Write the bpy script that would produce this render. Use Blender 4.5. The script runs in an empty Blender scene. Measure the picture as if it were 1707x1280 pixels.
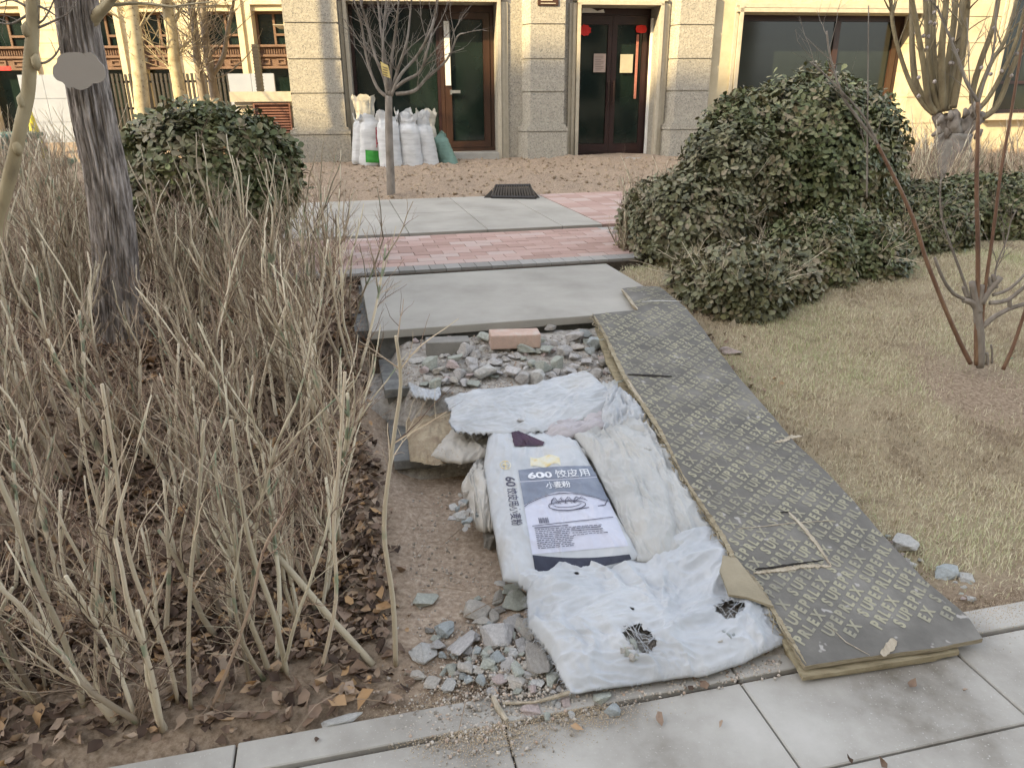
import bpy, bmesh, math, random
import numpy as np
from mathutils import Vector, Matrix, noise
from mathutils.bvhtree import BVHTree
random.seed(7); RNG=np.random.default_rng(11)
scene=bpy.context.scene; COL=scene.collection
# ---------------------------------------------------------------- camera
PITCH=math.radians(21.3); ROLL=math.radians(0.42); FOC=1233.0; CH=1.5
CAM=Vector((0,0,CH))
_F=Vector((0,math.cos(PITCH),-math.sin(PITCH))); _R0=Vector((1,0,0)); _U0=Vector((0,math.sin(PITCH),math.cos(PITCH)))
_R=_R0*math.cos(ROLL)-_U0*math.sin(ROLL); _U=_U0*math.cos(ROLL)+_R0*math.sin(ROLL)
cd=bpy.data.cameras.new('camera'); cam=bpy.data.objects.new('camera',cd); COL.objects.link(cam); scene.camera=cam
M=Matrix.Identity(4)
for i in range(3):
    M[i][0]=_R[i]; M[i][1]=_U[i]; M[i][2]=-_F[i]; M[i][3]=CAM[i]
cam.matrix_world=M
cd.sensor_width=36; cd.lens=FOC/1707*36; cd.clip_start=.05; cd.clip_end=2000
# ---------------------------------------------------------------- light
SUNV=Vector((-.66,-.55,.48)).normalized()
w=bpy.data.worlds.new('World'); scene.world=w; w.use_nodes=True
nt=w.node_tree; nt.nodes.clear()
sk=nt.nodes.new('ShaderNodeTexSky'); sk.sky_type='NISHITA'; sk.sun_disc=False
sk.sun_elevation=math.asin(SUNV.z); sk.sun_rotation=math.atan2(SUNV.x,SUNV.y)
sk.air_density=1.0; sk.dust_density=2.0; sk.ozone_density=.6
hs=nt.nodes.new('ShaderNodeHueSaturation'); hs.inputs['Saturation'].default_value=.40
bg=nt.nodes.new('ShaderNodeBackground'); bg.inputs[1].default_value=.15
wo=nt.nodes.new('ShaderNodeOutputWorld')
nt.links.new(sk.outputs[0],hs.inputs['Color']); nt.links.new(hs.outputs[0],bg.inputs[0]); nt.links.new(bg.outputs[0],wo.inputs[0])
sl=bpy.data.lights.new('sun','SUN'); sl.energy=3.0; sl.angle=math.radians(.5); sl.color=(1,.77,.40)
so=bpy.data.objects.new('sun',sl); COL.objects.link(so); so.rotation_euler=SUNV.to_track_quat('Z','Y').to_euler()
scene.view_settings.view_transform='Standard'; scene.view_settings.look='None'; scene.view_settings.exposure=1.92
scene.cycles.max_bounces=6; scene.cycles.diffuse_bounces=3; scene.cycles.transparent_max_bounces=8
# ---------------------------------------------------------------- photo helpers
A13=math.radians(13); C13,S13=math.cos(A13),math.sin(A13)
def st(x,y): return (-x*S13+y*C13, x*C13+y*S13)
def xy(s,t): return (t*C13-s*S13, t*S13+s*C13)
def ray(px,py): return _F+_R*((px-853.5)/FOC)-_U*((py-640)/FOC)
def G(px,py,z=0.):
    r=ray(px,py); k=(z-CH)/r.z; return CAM+r*k
def PY(px,py,Y):
    r=ray(px,py); return CAM+r*(Y/r.y)
def PP(p):
    d=Vector(p)-CAM; zc=d.dot(_F); return (853.5+FOC*d.dot(_R)/zc, 640-FOC*d.dot(_U)/zc)
def H(px,py,zf):
    z=.5; p=None
    for _ in range(25):
        p=G(px,py,z); z=.5*z+.5*zf(p.x,p.y)
    return G(px,py,z)
def sm(a,b,x):
    u=min(1,max(0,(x-a)/(b-a))); return u*u*(3-2*u)
def nz(x,y,z=0,sc=1.): return noise.noise(Vector((x*sc,y*sc,z*sc)))
SE=[3.47,3.07,2.67]   # step edges along s
TL,TR=.13,1.72        # stair sides along t
def gz(x,y):          # terrain height
    s,t=st(x,y)
    h=.43*sm(1.6,4.3,s)
    # column of the stairs is lower
    c=sm(TL-.12,TL+.12,t)*(1-sm(TR-.08,TR+.10,t))
    low=.012+.03*sm(1.9,2.6,s)
    if s<3.6: h=h*(1-c)+min(h,low)*c
    else: h=h*(1-c)+.30*c
    if s<1.52: h=-.05
    elif s<1.56: h=-.05+(h+.06)*(s-1.52)/.04
    # walkways
    wk=0
    if s>4.55 and s<8.1: wk=sm(-.42,-.34,t)*(1 if t<2.2 else 1)*(1-sm(4.5,4.6,t))
    if s<5.95 and t>2.25: wk=0
    h=h-.10*wk
    if s>8.08: h=.46+.05*sm(8.1,9,s)+.03*nz(x,y,0,1.3)
    return h
def RZ(s): return .03+.185*(s-1.45)           # top of the fill in the stair flight
def rz(x,y): return RZ(st(x,y)[0])
def bz(x,y):                                   # plywood ramp top
    s,_=st(x,y)
    return .055+.425*(min(max(s,1.3),3.45)-1.37)/2.08 + (0 if s<3.45 else .0)
# ---------------------------------------------------------------- materials
def newmat(name):
    m=bpy.data.materials.new(name); m.use_nodes=True; n=m.node_tree; b=n.nodes['Principled BSDF']; return m,n,b
def _s(n,b,k,v): b.inputs[k].default_value=v
def mat(name,cols,scale=8.,detail=6,rough=.8,bump=0.,bscale=None,spec=.3,obj=False,rndattr=False,metal=0.,stretch=(1,1,1),
        pos=(.3,.7),speck=None,objrand=0.,bdist=.01,disp=.5,gen=None,trans=0.):
    """cols: 2-4 colours over noise; speck=(colour,scale,threshold) ; objrand: hue by object"""
    m,n,b=newmat(name); N=n.nodes; L=n.links
    tc=N.new('ShaderNodeTexCoord'); mp=N.new('ShaderNodeMapping'); mp.inputs['Scale'].default_value=stretch
    L.new(tc.outputs['Object'],mp.inputs[0])
    no=N.new('ShaderNodeTexNoise'); no.inputs['Scale'].default_value=scale; no.inputs['Detail'].default_value=detail; no.inputs['Roughness'].default_value=.62
    L.new(mp.outputs[0],no.inputs['Vector'])
    cr=N.new('ShaderNodeValToRGB'); e=cr.color_ramp.elements
    while len(e)<len(cols): e.new(.5)
    for i,c in enumerate(cols):
        e[i].position=pos[0]+(pos[1]-pos[0])*i/max(1,len(cols)-1); e[i].color=(*c,1)
    if rndattr:
        at=N.new('ShaderNodeAttribute'); at.attribute_name='rnd'
        mx=N.new('ShaderNodeMath'); mx.operation='MULTIPLY_ADD'; mx.inputs[1].default_value=.25; 
        L.new(no.outputs['Fac'],mx.inputs[0]); 
        m2=N.new('ShaderNodeMath'); m2.operation='MULTIPLY_ADD'; m2.inputs[1].default_value=.85; m2.inputs[2].default_value=-.05
        L.new(at.outputs['Fac'],m2.inputs[0]); L.new(m2.outputs[0],mx.inputs[2]); L.new(mx.outputs[0],cr.inputs[0])
    else: L.new(no.outputs['Fac'],cr.inputs[0])
    out=cr.outputs[0]
    if speck:
        s2=N.new('ShaderNodeTexNoise'); s2.inputs['Scale'].default_value=speck[1]; s2.inputs['Detail'].default_value=2
        L.new(tc.outputs['Object'],s2.inputs['Vector'])
        r2=N.new('ShaderNodeValToRGB'); r2.color_ramp.elements[0].position=speck[2]; r2.color_ramp.elements[1].position=speck[2]+.06
        L.new(s2.outputs['Fac'],r2.inputs[0])
        mi=N.new('ShaderNodeMixRGB'); L.new(r2.outputs[0],mi.inputs[0]); L.new(out,mi.inputs[1]); mi.inputs[2].default_value=(*speck[0],1); out=mi.outputs[0]
    if objrand:
        oi=N.new('ShaderNodeObjectInfo'); hv=N.new('ShaderNodeHueSaturation')
        a=N.new('ShaderNodeMath'); a.operation='MULTIPLY_ADD'; a.inputs[1].default_value=objrand*2; a.inputs[2].default_value=1-objrand
        L.new(oi.outputs['Random'],a.inputs[0]); L.new(a.outputs[0],hv.inputs['Value'])
        a2=N.new('ShaderNodeMath'); a2.operation='MULTIPLY_ADD'; a2.inputs[1].default_value=-.012; a2.inputs[2].default_value=.506
        L.new(oi.outputs['Random'],a2.inputs[0]); L.new(a2.outputs[0],hv.inputs['Hue'])
        L.new(out,hv.inputs['Color']); out=hv.outputs[0]
    L.new(out,b.inputs['Base Color'])
    _s(n,b,'Roughness',rough); _s(n,b,'Specular IOR Level',spec); _s(n,b,'Metallic',metal)
    if bump:
        bn=N.new('ShaderNodeTexNoise'); bn.inputs['Scale'].default_value=bscale or scale*3; bn.inputs['Detail'].default_value=8; bn.inputs['Roughness'].default_value=.7
        L.new(mp.outputs[0],bn.inputs['Vector'])
        bb=N.new('ShaderNodeBump'); bb.inputs['Strength'].default_value=bump; bb.inputs['Distance'].default_value=bdist
        L.new(bn.outputs['Fac'],bb.inputs['Height']); L.new(bb.outputs[0],b.inputs['Normal'])
    m['out']=1
    return m
# ---------------------------------------------------------------- mesh builder
class MB:
    def __init__(s): s.v=[]; s.f=[]; s.r=[]; s.mi=[]
    def add(s,vs,fs,r=.5,mi=0):
        o=len(s.v); s.v.extend([tuple(v) for v in vs]); s.f.extend([tuple(i+o for i in f) for f in fs]); s.r.extend([r]*len(vs)); s.mi.extend([mi]*len(fs))
    def box(s,x0,x1,y0,y1,z0,z1,mi=0,r=.5):
        s.add([(x0,y0,z0),(x1,y0,z0),(x1,y1,z0),(x0,y1,z0),(x0,y0,z1),(x1,y0,z1),(x1,y1,z1),(x0,y1,z1)],
              [(0,3,2,1),(4,5,6,7),(0,1,5,4),(1,2,6,5),(2,3,7,6),(3,0,4,7)],r,mi)
    def prism(s,poly,z0,z1,mi=0,r=.5):
        n=len(poly); s.add([(x,y,z0) for x,y in poly]+[(x,y,z1) for x,y in poly],
            [tuple(range(n))[::-1],tuple(range(n,2*n))]+[(i,(i+1)%n,n+(i+1)%n,n+i) for i in range(n)],r,mi)
    def tube(s,pts,rad,k=5,r=.5,cap=True,mi=0,rough=0.):
        pts=[Vector(p) for p in pts]; n=len(pts)
        if isinstance(rad,(int,float)): rad=[rad]*n
        up=Vector((.3,.2,.9)).normalized(); vs=[]
        for i,p in enumerate(pts):
            d=(pts[min(i+1,n-1)]-pts[max(i-1,0)]); 
            if d.length<1e-9: d=Vector((0,0,1))
            d.normalize(); a=d.cross(Vector((.31,.95,.05))); 
            if a.length<.1: a=d.cross(Vector((1,0,0)))
            a.normalize(); b=d.cross(a)
            for j in range(k):
                q=2*math.pi*j/k; rr=rad[i]*(1+(rough*nz(i*.9,j*1.7,len(s.v)*.01,1.) if rough else 0))
                vs.append(p+(a*math.cos(q)+b*math.sin(q))*rr)
        fs=[(i*k+j,i*k+(j+1)%k,(i+1)*k+(j+1)%k,(i+1)*k+j) for i in range(n-1) for j in range(k)]
        if cap: fs+= [tuple(range(k))[::-1],tuple((n-1)*k+j for j in range(k))]
        s.add(vs,fs,r,mi)
    def build(s,name,mats,parent=None,smooth=False,loc=None):
        me=bpy.data.meshes.new(name); me.from_pydata(s.v,[],s.f)
        if not isinstance(mats,(list,tuple)): mats=[mats]
        for m in mats: me.materials.append(m)
        if any(s.mi): me.polygons.foreach_set('material_index',s.mi)
        at=me.attributes.new('rnd','FLOAT','POINT'); at.data.foreach_set('value',s.r)
        if smooth: me.polygons.foreach_set('use_smooth',[True]*len(me.polygons))
        me.update()
        o=bpy.data.objects.new(name,me); COL.objects.link(o)
        if parent: o.parent=parent
        if loc: o.location=loc
        return o
def npmesh(name,V,F,m,parent=None,smooth=False,rnd=None):
    me=bpy.data.meshes.new(name); V=np.asarray(V,dtype=np.float32); F=np.asarray(F,dtype=np.int32)
    me.vertices.add(len(V)); me.vertices.foreach_set('co',V.ravel())
    k=F.shape[1]; me.loops.add(F.size); me.loops.foreach_set('vertex_index',F.ravel())
    me.polygons.add(len(F)); me.polygons.foreach_set('loop_start',np.arange(0,F.size,k,dtype=np.int32))
    if smooth: me.polygons.foreach_set('use_smooth',np.ones(len(F),dtype=bool))
    if rnd is not None:
        at=me.attributes.new('rnd','FLOAT','POINT'); at.data.foreach_set('value',np.asarray(rnd,dtype=np.float32))
    me.materials.append(m); me.update(calc_edges=True); me.validate()
    o=bpy.data.objects.new(name,me); COL.objects.link(o)
    if parent: o.parent=parent
    return o
def tag(o,label,cat,group=None,kind=None):
    o['label']=label; o['category']=cat
    if group: o['group']=group
    if kind: o['kind']=kind
    return o
def struct(o,label=None,kind='structure'):
    o['kind']=kind
    if label: o['label']=label
    return o
def empty(name,loc,label,cat,group=None):
    o=bpy.data.objects.new(name,None); COL.objects.link(o); o.location=loc; o.empty_display_size=.1
    return tag(o,label,cat,group)
def part(mb,name,m,root,smooth=False):
    """mesh given in world coordinates, parented to root empty (keeps place)"""
    o=mb.build(name,m,None,smooth); o.parent=root; o.matrix_parent_inverse=root.matrix_basis.inverted() if False else Matrix.Identity(4)
    L=world_loc(root)
    me=o.data; me.transform(Matrix.Translation(-L)); return o
def world_loc(o):
    L=Vector((0,0,0))
    while o: L+=o.location; o=o.parent
    return L
def bevel(o,wd=.004,seg=2):
    m=o.modifiers.new('bevel','BEVEL'); m.width=wd; m.segments=seg; m.limit_method='ANGLE'; return o
def instances(T,TF,P,R,S,rnd):
    """template verts T(k,3), faces TF; positions P(n,3), rotation matrices R(n,3,3), scale S(n,) -> V,F,rnd"""
    k=len(T); n=len(P)
    V=np.einsum('nij,kj->nki',R,T)*np.asarray(S).reshape(n,1,1)+P[:,None,:]
    F=(np.asarray(TF)[None,:,:]+(np.arange(n)*k)[:,None,None]).reshape(-1,np.asarray(TF).shape[1])
    return V.reshape(-1,3),F,np.repeat(rnd,k)
def frames(Nrm,ang):
    """rotation matrices whose z is Nrm, spun by ang"""
    n=Nrm/np.linalg.norm(Nrm,axis=1,keepdims=True)
    h=np.where(np.abs(n[:,2:3])<.95,np.array([[0,0,1.]]),np.array([[1.,0,0]]))
    a=np.cross(h,n); a/=np.linalg.norm(a,axis=1,keepdims=True); b=np.cross(n,a)
    c,s=np.cos(ang)[:,None],np.sin(ang)[:,None]
    X=a*c+b*s; Y=-a*s+b*c
    return np.stack([X,Y,n],axis=2)
# ================================================================ STRUCTURE
def zone_mat():
    m,n,b=newmat('soil'); N=n.nodes; L=n.links
    tc=N.new('ShaderNodeTexCoord')
    def ns(sc,d=8,r=.65):
        q=N.new('ShaderNodeTexNoise'); q.inputs['Scale'].default_value=sc; q.inputs['Detail'].default_value=d; q.inputs['Roughness'].default_value=r
        L.new(tc.outputs['Object'],q.inputs['Vector']); return q
    def ramp(src,cols,p):
        c=N.new('ShaderNodeValToRGB'); e=c.color_ramp.elements
        while len(e)<len(cols): e.new(.5)
        for i,(cc,pp) in enumerate(zip(cols,p)): e[i].position=pp; e[i].color=(*cc,1)
        L.new(src,c.inputs[0]); return c
    fine=ns(60); mid=ns(9); 
    soil=ramp(fine.outputs['Fac'],[(.17,.12,.08),(.31,.235,.165),(.44,.35,.26)],[.3,.52,.75])
    sand=ramp(fine.outputs['Fac'],[(.27,.20,.145),(.44,.345,.26),(.62,.51,.40)],[.3,.52,.72])
    lawn=ramp(mid.outputs['Fac'],[(.22,.17,.11),(.36,.29,.19),(.33,.28,.18)],[.3,.5,.7])
    a=N.new('ShaderNodeAttribute'); a.attribute_name='lawn'
    a2=N.new('ShaderNodeAttribute'); a2.attribute_name='sand'
    x=N.new('ShaderNodeMixRGB'); L.new(a2.outputs['Fac'],x.inputs[0]); L.new(soil.outputs[0],x.inputs[1]); L.new(sand.outputs[0],x.inputs[2])
    y=N.new('ShaderNodeMixRGB'); L.new(a.outputs['Fac'],y.inputs[0]); L.new(x.outputs[0],y.inputs[1]); L.new(lawn.outputs[0],y.inputs[2])
    L.new(y.outputs[0],b.inputs['Base Color']); _s(n,b,'Roughness',.95); _s(n,b,'Specular IOR Level',.1)
    bb=N.new('ShaderNodeBump'); bb.inputs['Strength'].default_value=.9; bb.inputs['Distance'].default_value=.012
    L.new(ns(45,10,.75).outputs['Fac'],bb.inputs['Height']); L.new(bb.outputs[0],b.inputs['Normal'])
    return m
def grid_axis(lo,flo,fhi,hi,d,g=1.35):
    a=list(np.arange(flo,fhi+1e-6,d)); st_=d; x=fhi
    while x<hi: st_*=g; x+=st_; a.append(x)
    st_=d; x=flo; pre=[]
    while x>lo: st_*=g; x-=st_; pre.append(x)
    return np.array(pre[::-1]+a)
xs=grid_axis(-600,-4.2,4.6,600,.045); ys=grid_axis(-300,.9,14.6,900,.055)
V=[];lw=[];sd=[]
for y in ys:
    for x in xs:
        s,t=st(x,y); h=gz(x,y)
        near=(abs(x)<7 and .5<y<18)
        l=0.;sa=0.
        if near:
            bed = s>1.55 and s<8.0
            if bed and t<TL: h+=.025*nz(x,y,3,4)+.012*nz(x,y,5,14)
            if bed and t>TR:
                h+=.012*nz(x,y,3,3)
                d=(x-2.3)**2+(y-3.3)**2
                l=sm(1.56,1.72,s)*sm(TR,TR+.12,t)*sm(.05,.2,d+.1*nz(x,y,1,5))*(1-sm(4.6,5.2,s))
                if t>3.2: l=max(l,sm(1.56,1.72,s)*(1-sm(4.9,5.4,s))*sm(.05,.2,d))
            if TL-.15<t<TR and s<3.6: sa=sm(TL-.15,TL+.05,t+.1*nz(x,y,2,6)); h+=.01*nz(x,y,7,11)
            if s>8.05:
                sa=.30; m_=sm(8.05,8.4,s)*(1-.8*sm(12.3,12.9,s))
                h+=m_*(.04*nz(x,y,9,2.2)+.045*nz(x,y,4,6.5)+.035*nz(x,y,6,13))
        V.append((x,y,h)); lw.append(l); sd.append(sa)
nx,ny=len(xs),len(ys)
F=[(j*nx+i,j*nx+i+1,(j+1)*nx+i+1,(j+1)*nx+i) for j in range(ny-1) for i in range(nx-1)]
MAT_SOIL=zone_mat()
go=npmesh('ground',V,F,MAT_SOIL,smooth=True)
for nm,arr in (('lawn',lw),('sand',sd)):
    at=go.data.attributes.new(nm,'FLOAT','POINT'); at.data.foreach_set('value',arr)
struct(go,'bare soil and dry lawn around the steps')

CONC=mat('concrete_slab',[(.17,.15,.12),(.31,.29,.255),(.40,.38,.34),(.46,.44,.40)],2.2,14,.85,.25,90,speck=((.44,.42,.38),160,.66),bdist=.003)
CONC2=mat('walkway_stone',[(.28,.265,.23),(.355,.335,.295),(.41,.39,.345)],2.2,10,.7,.12,120,bdist=.002)
GRANITE=mat('grey_granite',[(.11,.11,.105),(.17,.17,.16),(.24,.24,.225)],22,6,.75,.2,80,bdist=.003)
DARKGAP=mat('joint_dirt',[(.05,.04,.03),(.10,.08,.06)],30,4,.95)
BRICKR=mat('red_paver',[(.36,.24,.20),(.45,.31,.265),(.47,.37,.33)],14,8,.85,.25,70,rndattr=True,bdist=.003,pos=(.1,.9))
BRICKG=mat('grey_paver',[(.25,.24,.22),(.33,.32,.30),(.38,.36,.33)],14,8,.85,.25,70,rndattr=True,bdist=.003,pos=(.1,.9))
def pav(mb,s0,s1,t0,t1,z0,z1,g=.003,r=.5,mi=0):
    mb.prism([xy(s0+g,t0+g),xy(s0+g,t1-g),xy(s1-g,t1-g),xy(s1-g,t0+g)],z0,z1,mi,r)
# pavement by the bed: slabs .65 x .30, kerb strip .10
mb=MB()
for j in range(-14,14):
    t0=.30+.66*j
    pav(mb,1.415,1.515,t0,t0+.66,-.07,.004+.003*random.random())
    for i in range(0,14):
        pav(mb,1.41-.30*(i+1)-.0,1.41-.30*i,t0+(0 if 1 else 0),t0+.66,-.07,random.uniform(-.0015,.0015))
pv=mb.build('pavement',CONC); bevel(pv,.003,1); struct(pv,'grey concrete slab pavement in the foreground')
mb=MB(); mb.prism([xy(-3,-9.5),xy(-3,9.5),xy(1.515,9.5),xy(1.515,-9.5)],-.075,-.012)
struct(mb.build('pavement_bedding',DARKGAP),'dirt filled joints between the pavement slabs')
# steps
mb=MB()
zz=[.45,.30,.15]
for k,(se,zt) in enumerate(zip(SE,zz)):
    s1=SE[k-1]+.02 if k else 3.60
    pav(mb,se+.02,s1+ (.0),TL+.012,TR-.01,-.02,zt-.045)
    if k: pav(mb,se-.005,s1-.005,TL,TR,zt-.042,zt)
st_o=mb.build('steps',GRANITE); bevel(st_o,.004,2); struct(st_o,'dark granite steps under the rubble and sacks')
mb=MB(); pav(mb,SE[0]-.015,4.62,TL-.03,TR,.41,.452)
sl_=mb.build('landing',CONC2); bevel(sl_,.004,2); struct(sl_,'large smooth grey stone landing slab')
mb=MB(); pav(mb,3.62,4.60,TL-.1,TR-.03,.1,.408); struct(mb.build('landing_base',GRANITE),'dark base of the landing')
# red and grey paver band, slightly higher
mb=MB(); 
for j in range(0,28):
    t=-.45+.1*j
    pav(mb,4.66,4.80,t,t+.1,.36,.470,.0022,random.random(),1)
    
row=0; s=4.80
while s<5.90:
    w_=.10; t=-.6+(.1 if row%2 else 0)
    while t<2.55:
        l_=.20
        if t<-.5: t+=l_; continue
        gr = t>1.95 and s<5.6
        pav(mb,s,s+.11,t,min(t+l_,2.4),.36,.4695+random.uniform(-.0012,.0012),.002,random.random(),1 if t>2.05 else 0); t+=l_
    s+=.11; row+=1
bk=mb.build('brick_paving',[BRICKR,BRICKG]); struct(bk,'band of faded red pavers edged with grey pavers')
mb=MB(); 
for k in range(4):
    t0=[-.45,.54,1.18,1.81][k]; t1=[.54,1.18,1.81,2.16][k]
    if k==0: 
        for a,b in ((-.45,-.09),(-.09,.54)):
            for i in range(2): pav(mb,5.93+1.05*i,6.98+1.05*i,a,b,.38,.489)
    else:
        for i in range(2): pav(mb,5.93+1.05*i,6.98+1.05*i,t0,t1,.38,.489+random.uniform(-.001,.001))
wk=mb.build('walkway',CONC2); bevel(wk,.003,1); struct(wk,'pale grey stone walkway slabs')
mb=MB()
s=5.95; row=0
while s<8.0:
    t=2.17
    while t<4.4: pav(mb,s,s+.11,t,t+.2,.38,.487,.002,random.random()); t+=.2
    s+=.11; row+=1
mb2=mb.build('red_paving',[BRICKR]); struct(mb2,'red pavers on the far right side of the walkway')
mb=MB(); pav(mb,4.63,8.05,-.47,2.42,.2,.455); struct(mb.build('walkway_bedding',DARKGAP),'dark bedding between walkway slabs')

# ================================================================ ENTRANCE FACADE
FA=math.radians(8); FC_,FS_=math.cos(FA),math.sin(FA)
FO=PY(884,200,13.0); FO.z=0          # pillar corner on the facade line
Nf=Vector((-FS_,FC_,0)); Af=Vector((FC_,FS_,0))
def FP(px,py,b=0.):
    r=ray(px,py); k=((FO-CAM).dot(Nf)+b)/r.dot(Nf); p=CAM+r*k
    return ((p-FO).dot(Af), p.z)
def fa(px,py=150,b=0.): return FP(px,py,b)[0]
def fz(px,py,b=0.): return FP(px,py,b)[1]
def W(a,b,z): p=FO+Af*a+Nf*b; return (p.x,p.y,z)
class FB(MB):
    def fbox(s,a0,a1,b0,b1,z0,z1,mi=0,r=.5):
        P=[W(a,b,z) for z in (z0,z1) for a,b in ((a0,b0),(a1,b0),(a1,b1),(a0,b1))]
        s.add(P,[(0,3,2,1),(4,5,6,7),(0,1,5,4),(1,2,6,5),(2,3,7,6),(3,0,4,7)],r,mi)
    def fpoly(s,ab,z0,z1,mi=0):
        P=[W(a,b,0)[:2] for a,b in ab]; s.prism(P,z0,z1,mi)
STONE=mat('rough_stone',[(.25,.23,.19),(.38,.35,.29),(.50,.465,.38)],30,8,.9,.7,26,speck=((.20,.19,.17),60,.56),bdist=.014,pos=(.25,.75))
STONES=mat('smooth_stone',[(.40,.355,.27),(.49,.44,.34)],12,6,.85,.2,60,bdist=.004)
CREAM=mat('cream_stone',[(.44,.375,.25),(.51,.44,.30),(.57,.50,.35)],4,8,.85,.15,40,bdist=.004)
GROOVE=mat('groove_shadow_gap',[(.10,.085,.06),(.14,.12,.09)],20,4,.9)
BROWN=mat('brown_frame',[(.036,.018,.012),(.062,.030,.019)],5,5,.35,spec=.5,stretch=(1,1,.2))
MAROON=mat('maroon_frame',[(.022,.010,.010),(.035,.014,.013)],5,5,.35,spec=.5)
def glassmat(nm,c,ro=.06,sp=.5):
    m=mat(nm,[c,tuple(x*1.7+.002 for x in c)],1.2,3,ro,.04,2.5,spec=sp,bdist=.01); return m
GLASS=glassmat('dark_glass',(.006,.012,.010))
GLASSG=glassmat('window_glass',(.012,.017,.015))
ZB=.47
HT=4.6
bld=empty('entrance_building',W(0,0,ZB),'beige stone entrance building with rusticated pillars and dark glass doors','building')
g_=mb=FB()
# plain walls behind (b=.25), split round the openings
zt1=fz(700,4,.25); zt2=fz(1020,10,.25); zt3=fz(1380,22,.12)
d1a,d1b=fa(588,150,.25),fa(829,150,.25); d2a,d2b=fa(963,150,.25),fa(1092,120,.25)
w3a,w3b=fa(1232,80,.12),fa(1530,60,.12); zs3=fz(1440,238,.12)
p1a,p1b=fa(481,120),fa(570,120); p2a,p2b=0.0,fa(941,120); p3a,p3b=fa(1128,120),fa(1186,100)
RB=1.05
mb.fbox(p1b-.02,d1a,.22,RB,ZB-.3,HT); mb.fbox(d1b,p2a+.05,.22,RB,ZB-.3,HT)
mb.fbox(p2b-.05,d2a,.22,RB,ZB-.3,HT); mb.fbox(d2b,p3a+.05,.22,RB,ZB-.3,HT)
mb.fbox(d1a,d1b,.22,RB,zt1,HT); mb.fbox(d2a,d2b,.22,RB,zt2,HT)
part(mb,'wall',STONE,bld)
mb=FB()
mb.fbox(p3b-.03,w3a,.12,RB,ZB-.3,HT); 
mb.fbox(w3a,w3b,.12,RB,zt3,HT); mb.fbox(w3a,w3b,.12,RB,ZB-.3,zs3)
w4a=fa(1668,110,.12); w4b=w4a+2.2; zs4=fz(1690,190,.12)
gro=[fz(1600,y,.12) for y in (205,162,118,72,28)]+[HT]
z=ZB-.3
for q in gro+[]:
    mb.fbox(w3b,w4a,.12,RB,z+.006,q-.006); z=q
mb.fbox(w3b+.01,w4a-.01,.15,RB-.02,ZB-.3,HT-.01)
mb.fbox(w4a,w4b,.12,RB,ZB-.3,zs4); mb.fbox(w4b,w4b+5,.12,RB,ZB-.3,HT)
part(mb,'wall',CREAM,bld)
# pillars with real grooves
zpl=fz(900,210); ycap=fz(900,219)
grv=[fz(900,154),fz(900,99),fz(900,41),fz(900,-18),HT+.1]
def pillar(a0,a1,left=None,nm='pillar'):
    mb=FB()
    sh=lambda e:[(a0-e,-e),(a1+e,-e),(a1+e,.3),((a0 if left is None else left[0])-e,.3 if left is None else left[1])]
    mb.fpoly(sh(-.015),ycap,HT)
    z=zpl+.0
    for q in grv:
        mb.fpoly(sh(0),z+.014,q-.014); z=q
    mb.fpoly(sh(.055),ZB-.3,ycap-.012); mb.fpoly(sh(.04),ycap-.012,ycap+.0); mb.fpoly(sh(.065),ycap,zpl-.02); mb.fpoly(sh(.03),zpl-.02,zpl+.013)
    o=part(mb,nm,STONE,bld); return o
pillar(p1a,p1b); pillar(p2a,p2b,(fa(853,150,.5),.5)); pillar(p3a,p3b,(p3a-.12,.3))
# moulded trims beside the openings
mb=FB()
for a,sg in ((d1a,-1),(d1b,1),(d2a,-1),(d2b,1)):
    for q,(o_,dp) in enumerate(((0.0,.10),(.065,.06),(.12,.03))):
        x0,x1=sorted((a+sg*o_,a+sg*(o_+.055)))
        mb.fbox(x0,x1,.22-dp,.23,ZB-.2,zt1+.0)
for a0,a1,z in ((d1a,d1b,zt1),(d2a,d2b,zt2)):
    mb.fbox(a0-.055,a1+.055,.12,.23,z,z+.06); mb.fbox(a0-.12,a1+.12,.15,.225,z+.063,z+.12)
for o_,dp in ((0,.07),(.07,.035)):
    mb.fbox(w3a-o_-.06,w3a-o_,.12-dp,.13,zs3-.1,zt3+.1); 
    mb.fbox(w3a-.12,w3b+.1,.12-dp,.125,zt3+o_,zt3+o_+.06)
    mb.fbox(w4a-.10-o_,w4a-.05-o_,.12-dp,.13,zs4-.1,HT)
mb.fbox(w3a-.1,w3b+.06,.0,.125,zs3-.10,zs3); mb.fbox(w4a-.2,w4b,.0,.125,zs4-.10,zs4)
part(mb,'trim',STONES,bld)
# plaque on pillar
mb=FB(); mb.fbox(fa(896,5),fa(931,5),-.02,-.002,fz(900,10),fz(900,-22)); pq=part(mb,'plaque',BROWN,bld); bevel(pq,.006)
mb=FB()
for k in range(5): mb.fbox(fa(901,5),fa(926,5)-.05*(k%2),-.023,-.0205,fz(900,7-5*k),fz(900,7-5*k)+.012)
part(mb,'plaque_lines',STONES,pq)
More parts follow.
